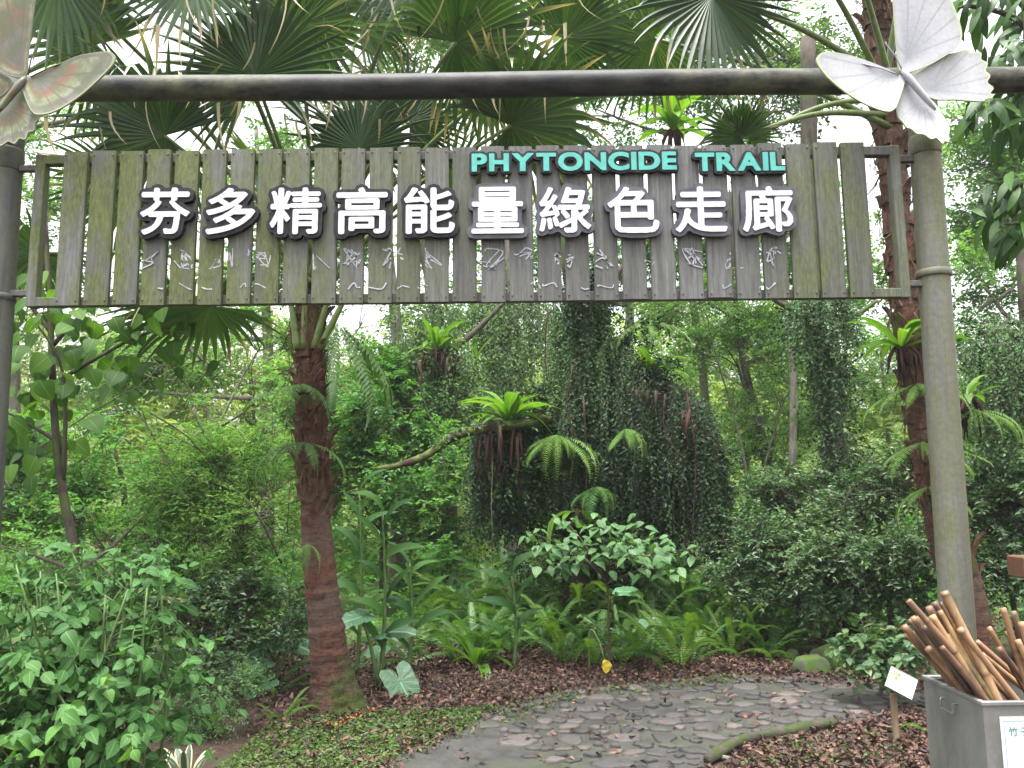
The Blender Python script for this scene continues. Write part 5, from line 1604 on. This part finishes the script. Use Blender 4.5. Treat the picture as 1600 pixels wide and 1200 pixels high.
vine_tree('dark green vine-covered mass at the picture edge beyond the stained post', [gpt(1650, 7.6), P(1650, 800, 7.6), P(1630, 600, 7.6), P(1610, 480, 7.6), P(1600, 300, 7.8)], .16,
    [([P(1630, 560, 7.6), P(1580, 520, 7.5), P(1530, 520, 7.4)], .05, .02)],
    [([(1508, 540), (1550, 500), (1600, 515), (1640, 480)], 7.3, .4, 130, 20, 220), ([(1520, 610), (1580, 590), (1650, 580)], 7.2, .3, 140, 50, 150)], .04, .026, LM['vine'],
    extra_blobs=([B(1560, 520, 7.4, 60, 35), B(1620, 600, 7.4, 60, 60)], 400))

# broken mossy branch sticking out of the mound
mb = MB(); tube(mb, catmull([P(860, 655, YV - .35), P(780, 668, YV - .6), P(715, 680, YV - .8), P(665, 712, YV - 1.0), P(620, 728, YV - 1.1), P(588, 733, YV - 1.1)], 24), np.linspace(.06, .026, 24) * (1 + rng.normal(size=24) * .07), 12, wob=.3)
o = mb.build('broken_branch', BK['mossy'], None, True)
mb = MB(); k = 420; cc = catmull([P(860, 655, YV - .35), P(780, 668, YV - .6), P(715, 680, YV - .8), P(680, 703, YV - .95)], 60)[rng.integers(0, 60, k)]
scatter(mb, T_SM, cc + rng.normal(size=(k, 3)) * .03 + A(0, -.02, .035), rng.normal(size=(k, 3)) + A(0, -.4, .1), A(0, -.5, 1) + rng.normal(size=(k, 3)) * .4, rng.uniform(.025, .06, k), rng.random(k))
tag(mb.build('moss_tufts', LM['vine_light'], o), kind='stuff')
tag(o, 'broken moss-covered branch jutting out left of the dark vine mound', 'branch')

# ---- the sapling with round leaves
Ys = 5.0
sb = P(118, 900, Ys)
sap = thing('sapling', 'slim sapling with large round leaves hanging under the sign end', 'tree', (sb.x, Ys, 0))
mb = MB()
tube(mb, catmull([Vector((sb.x + .02, Ys, -.05)), P(118, 900, Ys), P(100, 780, Ys), P(88, 690, Ys), P(82, 580, Ys), P(78, 480, Ys), P(70, 330, Ys)], 24), np.linspace(.034, .014, 24), 9)
SBR = [[P(98, 760, Ys), P(102, 640, Ys - .05), P(92, 560, Ys - .1), P(45, 490, Ys - .15)], [P(92, 690, Ys), P(60, 672, Ys), P(0, 638, Ys)], [P(84, 600, Ys), P(150, 560, Ys), P(230, 520, Ys + .1), P(290, 520, Ys)],
       [P(116, 890, Ys), P(60, 870, Ys + .1), P(0, 852, Ys + .1)], [P(120, 895, Ys), P(180, 850, Ys + .2), P(230, 800, Ys + .3)], [P(82, 540, Ys), P(130, 490, Ys), P(180, 460, Ys)], [P(80, 520, Ys), P(40, 470, Ys), P(0, 450, Ys)]]
for b in SBR:
    tube(mb, catmull(b, 12), np.linspace(.016, .005, 12), 6)
mb.build('trunk', BK['tree'], sap, True)
def one_leaf(T, name, material):
    mb = MB(); mb.add(T[0], T[1], .5, T[2]); return mb.mesh(name, material, None, True)
heart = lambda v: 0 if v in (0, 1) else (math.sin(math.pi * v ** .62) ** .75)
SAPL = [one_leaf(leaf_t(7, heart, .44 + .04 * i, .14, .25 + .1 * i), 'leaf', LM['sapling']) for i in range(3)]
pts_ = [catmull(b, 30) for b in (SBR[0], SBR[1], SBR[2], SBR[2], SBR[5], SBR[6], [P(85, 640, Ys), P(78, 480, Ys)])]
for k in range(190):
    c = pts_[rng.integers(len(pts_))]
    p = c[rng.integers(4, 30)] + rng.normal(size=3) * A(.13, .2, .12)
    d = A(rng.normal() * .8, rng.normal() * .6 - .2, -.75)
    q = P(0, 0, 1)
    place('leaf', SAPL[k % 3], sap, p, d, (rng.normal() * .4, -.7 + rng.normal() * .3, .8), rng.uniform(.07, .145))

# ---- ovate-leaved shrub in front, lower left
YF = 3.15
sb = P(120, 1200, YF)
hib = thing('leafy_shrub', 'dense bushy shrub with pointed oval leaves in the lower left corner', 'shrub', (sb.x, YF, 0))
bl = [B(60, 1010, YF, 130, 100, .3), B(190, 940, YF + .1, 80, 60, .25), B(20, 1120, YF - .1, 150, 100, .3), B(180, 1100, YF - .1, 90, 110, .3), B(100, 1200, YF - .1, 170, 90, .3), B(-90, 1060, YF, 130, 130, .3)]
mb = MB()
for k in range(22):
    x = rng.uniform(-60, 250)
    a = Vector((sb.x + rng.normal() * .15, YF + .05 + rng.normal() * .1, -.02)); e = P(x, rng.uniform(880, 980), YF + rng.normal() * .15)
    tube(mb, catmull([a, a.lerp(e, .5) + Vector((rng.normal() * .04, 0, .08)), e], 9), np.linspace(.010, .003, 9), 6)
mb.build('stems', BK['stem'], hib, True)
HL = [one_leaf(leaf_t(7, ovate, .30 + .03 * i, .18 + .1 * i, .15 + .12 * i), 'leaf', LM['shrub']) for i in range(4)]
pos, fw, nm, sz, rn, tw = sprays(bl, 720, 8, .24, .043, .5, .4, .45, 0, .6, .6)
fw[:, 2] -= .35; nm[:, 1] -= .35
order = np.argsort(pos[:, 1] + rng.normal(size=len(pos)) * .03)
inv = [i for i in order]
for i in inv[:290]:
    place('leaf', HL[i % 4], hib, pos[i], fw[i], nm[i], sz[i])
rest = np.array(inv[290:])
mb = MB(); scatter(mb, T_BIG, pos[rest], fw[rest], nm[rest], sz[rest], rn[rest]); tag(mb.build('leaves', LM['shrub'], hib, True), kind='stuff')
mb = MB(); twigs(mb, *tw, .003); tag(mb.build('twigs', BK['stem'], hib), kind='stuff')

# fine shrub beside it
fb = G(335, 1150)
plant('small_shrub', 'small fine-leaved pale shrub between the front bush and the palm', 'shrub', [(fb.x, fb.y, -.02), (fb.x, fb.y, .15), (fb.x, fb.y, .35)], .012,
      [B(330, 1080, fb.y, 60, 45), B(370, 1060, fb.y, 35, 30), B(290, 1110, fb.y, 45, 50), B(340, 1130, fb.y, 60, 30)], 900, 9, .12, .018, LM['pale'], bark='twig', shell=.2, sub=40, twr=.0016, limbsub=8)
# striped plant at the bottom
m, nt, out = mat('striped_leaf')
lu = N(nt, 'Attribute', attribute_name='luv'); sx = N(nt, 'SeparateXYZ'); nt.links.new(lu.outputs['Vector'], sx.inputs[0])
au = math_(nt, 'ABSOLUTE', sx.outputs['X'])
c = mix(nt, math_(nt, 'GREATER_THAN', au, .62), (.05, .09, .06), (.55, .52, .30))
finish(nt, out, c, .45, None, .4, .2); M_STRIPE = m
STRIPE = [strap_mesh('leaf', M_STRIPE, 9, .10, .2 + .3 * i, i) for i in range(2)]
vb = G(292, 1225)
vt_ = thing('striped_plant', 'cream-striped snake plant cut off at the bottom edge', 'plant', (vb.x, vb.y, 0))
for k in range(8):
    a = k * 2.4
    place('leaf', STRIPE[k % 2], vt_, (vb.x + .03 * math.cos(a), vb.y + .03 * math.sin(a), 0), (math.cos(a) * .5, math.sin(a) * .35, 1), (-math.cos(a), -math.sin(a) - .8, .2), rng.uniform(.17, .26))

# ---- pale shrub with tiered leaves over the ferns
pb = Vector((P(950, 960, 7.4).x, 7.4, 0))
ps = thing('tiered_shrub', 'pale green shrub with tiered leafy twigs in front of the dark vine mound', 'shrub', tuple(pb))
mb = MB(); PLB = [catmull([pb + Vector((0, 0, -.03)), P(950, 930, 7.4), P(945, 870, 7.4)], 12)]
ends = [(820, 830), (850, 885), (880, 810), (930, 812), (1000, 825), (1050, 835), (1080, 860), (1020, 870), (900, 860), (960, 850), (850, 850), (1060, 890), (990, 805)]
for e in ends:
    a = P(948, 900 + rng.normal() * 15, 7.4); q = P(e[0], e[1], 7.4 + rng.normal() * .25)
    PLB.append(catmull([a, a.lerp(q, .5) + Vector((0, 0, .06)), q], 14))
for i, c in enumerate(PLB):
    tube(mb, c, np.linspace(.016 if i == 0 else .009, .004, len(c)), 6)
mb.build('trunk', BK['twig'], ps, True)
PLL = [one_leaf(leaf_t(5, ovate, .30 + .04 * i, .18, .2 + .1 * i), 'leaf', LM['pale']) for i in range(3)]
for c in PLB[1:]:
    for k in range(19):
        p = c[rng.integers(5, 14)] + rng.normal(size=3) * A(.09, .09, .035)
        a = rng.random() * 6.28
        place('leaf', PLL[k % 3], ps, p, (math.cos(a), math.sin(a) * .7 - .2, -.35 + rng.normal() * .2), (rng.normal() * .3, -.35, 1), rng.uniform(.075, .135))

# ---- undergrowth ferns behind the path
spots = []
for px in np.linspace(715, 1215, 17):
    spots.append((px + rng.normal() * 10, 1030 + rng.normal() * 9 - (12 if px > 1100 else 0), rng.uniform(.38, .52)))
for px in np.linspace(740, 1200, 14):
    spots.append((px + rng.normal() * 10, 1002 + rng.normal() * 8, rng.uniform(.5, .66)))
for px in np.linspace(690, 1190, 14):
    spots.append((px + rng.normal() * 10, 975 + rng.normal() * 7, rng.uniform(.6, .85)))
spots.sort()
EDGE = 'low ferns along the far side of the path'
for i, (px, py, L) in enumerate(spots):
    near = py > 1015
    g = G(px, py)
    fern((g.x, g.y, .0), 11 if near else 13, L * 1.22, '', EDGE, light=(i % 4 == 2), up=1.15)['label'] = ''
ferns = sorted([o for o in bpy.data.objects if o.get('group') == EDGE], key=lambda o: o.location.x / o.location.y)
rowsF = {'front': [], 'middle': [], 'back': []}
ys_ = np.sort([o.location.y for o in ferns])
for o in ferns:
    k = 'front' if o.location.y <= ys_[len(ys_) // 3] else ('middle' if o.location.y <= ys_[2 * len(ys_) // 3] else 'back')
    rowsF[k].append(o)
for k, l in rowsF.items():
    for i, o in enumerate(l):
        o['label'] = 'green fern behind the path, %s row, %s from the left' % (k, ORD[i])
# ferns elsewhere on the ground
GF = 'scattered ferns on the ground'
for px, py, L, n, lb in ((430, 1085, .45, 8, 'low fern hugging the left foot of the front palm'), (440, 1128, .26, 8, 'small bright fern seedling in the litter before the palm'), (640, 1040, .5, 9, 'fern right of the front palm behind the drooping taro leaf'),
                         (600, 1015, .6, 9, 'fern in the shade behind the taro plant'), (690, 1010, .6, 9, 'fern at the dark end of the fern bank near the taro'), (1450, 1150, .22, 7, 'small fern between the plant label and the steel box'),
                         (400, 1030, .6, 9, 'taller fern in the dark gap left of the palm'), (1545, 1010, .7, 9, 'large fern standing behind the bamboo sticks'), (1300, 990, .5, 8, 'fern under the glossy shrub near the mossy rocks'), (545, 1060, .4, 8, 'fern directly behind the mossy palm foot')):
    g = G(px, py); fern((g.x, g.y, 0), n, L, lb, GF, up=.7, light=(L < .3))
# epiphytic ferns
GE = 'ferns growing on trunks and vines'
for px, py, Y, L, n, lb, sp, lt in (
        (528, 505, Y1 - .10, .72, 8, 'long fern fronds hanging from the top of the front palm trunk', 2.6, False), (470, 600, Y1 - .13, .45, 6, 'short fern on the left flank of the front palm trunk', 2.4, False),
        (478, 690, Y1 - .13, .38, 6, 'small fern tuft midway up the front palm trunk', 2.4, False), (480, 850, Y1 - .13, .26, 5, 'tiny fern sprig above the bare part of the front palm', 2.4, True),
        (868, 680, YV - .5, .62, 12, 'drooping yellow-green fern on the left shoulder of the dark mound', 2.0, True), (975, 670, YV - .7, .5, 5, 'yellowish fern frond hanging in the middle of the dark mound', 1.0, True),
        (1430, 600, Y2 - .2, .42, 9, 'feathery fern cluster on the leaning palm below its nest fern', 3.6, True), (1440, 690, Y2 - .2, .42, 9, 'second feathery fern cluster on the leaning palm', 3.6, True),
        (1520, 640, Y2 - .1, .36, 7, 'fern peeking out right of the stained post', 2.6, True), (1450, 760, Y2 - .2, .34, 7, 'lowest fern cluster on the leaning palm', 3.4, True), (1010, 500, YV - .1, .6, 7, 'pale arching fern high on the dark vine tree', 2.6, True),
        (930, 760, YV - .7, .5, 6, 'fern low on the face of the dark mound', 2.8, False)):
    b = P(px, py, Y)
    fern(b, n, L, lb, GE, lt, up=.15, spread=sp, flat=(1.3 if 'long' in lb else .55), face=(-.5 if 'long' in lb else -math.pi / 2), name='hanging_fern')
for px, py, Y, L, n, up, lb in ((682, 548, 11.1, .62, 16, .9, 'bright nest fern on the vine-hung tree right of the front palm'), (795, 660, YV - .45, .6, 22, .8, 'nest fern sitting on the mossy branch by the dark mound'),
                            (1052, 205, 8.5, .62, 18, 1.2, 'yellow-green nest fern just above the letters TRAIL'), (1015, 590, YV - .35, .5, 15, .9, 'nest fern on top of the dark mound'),
                            (1408, 545, Y2 - .2, .5, 13, .6, 'nest fern on the leaning palm beside the stained post'), (1512, 625, Y2 - .1, .35, 9, .7, 'small nest fern just right of the stained post'), (900, 800, YV - .7, .55, 8, -.6, 'nest fern hanging upside under the dark mound'),
                            (740, 570, 11.8, .5, 10, .9, 'faint nest fern behind the vine curtain left of the mound')):
    nest_fern(P(px, py, Y), n, L, lb, up=up)
# nest fern on the ground
g = G(745, 1045); nest_fern((g.x, g.y, .02), 12, .5, 'nest fern on the ground at the left end of the fern bank', 'nest ferns on the ground')

# ---- taro plants
def taro(base, leaves, label):
    t = thing('taro_plant', label, 'taro plant', base, 'taro plants')
    for (px, py, Y, R, tip, k) in leaves:
        hub = P(px, py, Y)
        place('leaf', TAROS[k % 3], t, hub, tip, (rng.normal() * .15, -.55, 1), R)
        mb = MB(); b = Vector(base)
        tube(mb, catmull([b, b.lerp(hub, .55) + Vector((0, 0, .10)), hub], 10), np.linspace(.02, .008, 10), 7)
        mb.build('petiole', BK['stem'], t, True)
    return t
g = G(592, 1075); Yt = g.y
taro((g.x, g.y, 0), [(562, 965, Yt - .1, .28, (-.6, -.6, -.1), 0), (608, 988, Yt, .27, (.8, -.3, .1), 1), (625, 1065, Yt - .25, .33, (.55, -.5, -.75), 2), (590, 1020, Yt + .2, .22, (.2, .6, .2), 0)], 'taro plant with broad round leaves right of the front palm')
g = G(425, 1075); Yt = g.y
taro((g.x, g.y, 0), [(430, 1005, Yt, .30, (-.7, -.5, -.15), 0), (400, 1040, Yt - .2, .28, (-.6, -.6, -.3), 1), (465, 1010, Yt + .2, .26, (.5, -.5, .0), 2), (415, 1068, Yt - .25, .22, (-.8, -.4, -.4), 1)], 'taro plant half hidden left of the front palm foot')
g = G(1010, 1015); Yt = g.y
taro((g.x, g.y, 0), [(1020, 985, Yt - .2, .30, (.25, -.5, -.85), 1), (985, 925, Yt, .22, (-.8, -.3, .1), 0)], 'taro plant with one hanging leaf among the ferns')
g = G(945, 1064)
yl = thing('wilted_taro_leaf', 'bright yellow wilted leaf hanging by the path edge', 'leaf', (g.x, g.y, 0))
M_YEL = plain('wilted_yellow_leaf', (.45, .33, .03), (.60, .48, .06), 14, .5, .2, .3)
mb = MB(); a = P(922, 985, g.y + .1); q = P(944, 1030, g.y)
tube(mb, catmull([Vector((g.x - .12, g.y + .15, 0)), a, a.lerp(q, .5) + Vector((.02, 0, .02)), q], 12), np.linspace(.007, .004, 12), 6); mb.build('stalk', BK['petiole'], yl, True)
mb = MB(); T = leaf_t(7, ovate, .38, .9, .1, .25); mb.add(T[0], T[1], .5, T[2])
place('blade', mb.mesh('blade', M_YEL, None, True), yl, q, (.12, -.05, -1), (.3, -1, .1), .12)

# ---- ginger-like plants with long upright leaves
def ginger(px, Y, leaves, label, top):
    b = gpt(px, Y); b.z = 0
    t = thing('ginger_plant', label, 'plant', tuple(b), 'ginger plants')
    mb = MB(); e = P(px, top, Y); c = catmull([b, b.lerp(e, .5) + Vector((.03, 0, 0)), e], 20)
    tube(mb, c, np.linspace(.022, .008, 20), 7); mb.build('stem', BK['stem'], t, True)
    for k in range(leaves):
        i = 4 + int(15 * k / max(1, leaves - 1)); sg = 1 if k % 2 else -1
        place('leaf', STRAPS_G[k % 3], t, c[i], (sg * rng.uniform(.4, .8), -.2 + rng.normal() * .3, rng.uniform(.6, 1.3)), (-sg * .7, -.5, .6), rng.uniform(.32, .48))
    return t
ginger(598, 6.9, 9, 'tall ginger plant with upright dark leaves right of the front palm', 800)
ginger(562, 7.3, 8, 'slimmer ginger plant with a yellowing leaf against the palm trunk', 770)
ginger(640, 7.4, 7, 'shaded ginger plant with greyish leaves behind the tall one', 880)
ginger(800, 7.6, 6, 'short ginger plant at the left foot of the dark mound', 900)

# ---- dark foliage in the upper right corner
cb = gpt(1690, 5.4); cb.z = 0
mt = thing('broadleaf_tree', 'dark broad-leaved tree reaching in at the upper right corner', 'tree', tuple(cb))
mb = MB(); br = []
tube(mb, catmull([cb, P(1680, 500, 5.4), P(1650, 150, 5.4), P(1620, -60, 5.4)], 20), np.linspace(.10, .05, 20), 9)
for pts in ([(1650, 150), (1600, 40), (1520, 10), (1480, 20)], [(1650, 150), (1600, 90), (1550, 90)], [(1660, 250), (1600, 190), (1530, 170)], [(1665, 320), (1610, 290), (1560, 300)], [(1640, 60), (1580, -10), (1520, -40)], [(1670, 380), (1620, 350), (1570, 350)], [(1650, 150), (1610, 120), (1580, 150)]):
    c = catmull([P(a, b_, 5.4 - .3 * i / len(pts)) for i, (a, b_) in enumerate(pts)], 14); br.append(c)
    tube(mb, c, np.linspace(.03, .008, 14), 6)
mb.build('trunk', BK['tree'], mt, True)
BLV = [one_leaf(leaf_t(6, lance, .13 + .02 * i, .22, .3 + .15 * i), 'leaf', LM['big']) for i in range(3)]
for ci, c in enumerate(br):
    for k in range(42):
        p = c[rng.integers(3, 14)] + rng.normal(size=3) * A(.07, .12, .05)
        place('leaf', BLV[k % 3], mt, p, (-.5 + rng.normal() * .5, -.2 + rng.normal() * .4, -.7 + rng.normal() * .35), (-.3 + rng.normal() * .3, -.6, .7), rng.uniform(.12, .27))

# long bare twigs and lianas through the thicket
TW = [([(330, 900), (300, 800), (250, 700), (215, 640)], 7.3, .012), ([(440, 880), (400, 800), (360, 760), (300, 740)], 7.0, .010), ([(400, 900), (395, 800), (440, 760), (470, 740)], 6.9, .011), ([(60, 700), (150, 640), (220, 600), (250, 570)], 7.2, .008),
      ([(230, 640), (300, 690), (340, 740), (380, 800)], 7.2, .009), ([(180, 560), (240, 590), (300, 595)], 8.5, .012), ([(290, 540), (320, 565), (345, 570)], 8.0, .022), ([(700, 800), (690, 700), (660, 620), (650, 560)], 10, .014), ([(1170, 760), (1150, 660), (1120, 560), (1100, 480)], 11.3, .02),
      ([(1290, 900), (1310, 820), (1330, 760)], 7.8, .02), ([(770, 700), (768, 800), (772, 930)], 8.6, .007), ([(1195, 730), (1220, 640), (1240, 600)], 11, .02)]
WHERE = ['rising left of the front palm toward the sign', 'arching over the dark gap left of the palm', 'forking beside the palm trunk', 'crossing behind the round-leaved sapling', 'slanting down through the thicket', 'high in the pale gap under the sign',
         'short and mossy just below the sign', 'behind the broken mossy branch', 'right of the dark vine mound', 'inside the glossy hedge', 'hanging straight down left of the mound', 'beside the airy tree trunk']
for (pts, Y, r), w in zip(TW, WHERE):
    mb = MB(); c = catmull([P(a, b, Y + rng.normal() * .1) for a, b in pts], 20) + rng.normal(size=(20, 3)) * r * .4
    tube(mb, c, np.linspace(r, r * .4, 20), 6, wob=.2)
    for _ in range(4):
        i = rng.integers(5, 18); e = c[i] + A(rng.normal() * .35, rng.normal() * .2, rng.normal() * .2 + .1)
        tube(mb, catmull([c[i], (c[i] + e) / 2 + A(0, 0, .03), e], 6), np.linspace(r * .45, r * .15, 6), 5)
    tag(mb.build('bare_branch', BK['tree'], None, True), 'thin bare branch ' + w, 'branch', 'bare branches in the thicket')


# the damp air of the forest
m = bpy.data.materials.new('forest_air'); m.use_nodes = True
m.node_tree.nodes.clear()
vo = m.node_tree.nodes.new('ShaderNodeOutputMaterial'); pv = m.node_tree.nodes.new('ShaderNodeVolumePrincipled')
pv.inputs['Color'].default_value = (.96, .98, 1, 1); pv.inputs['Density'].default_value = HAZE; pv.inputs['Anisotropy'].default_value = .2
m.node_tree.links.new(pv.outputs[0], vo.inputs['Volume'])
mb = MB(); box(mb, (-170, -70, -1.5), (170, 410, 19)); tag(mb.build('haze', m), 'thin pale haze in the forest air', 'haze', kind='stuff')
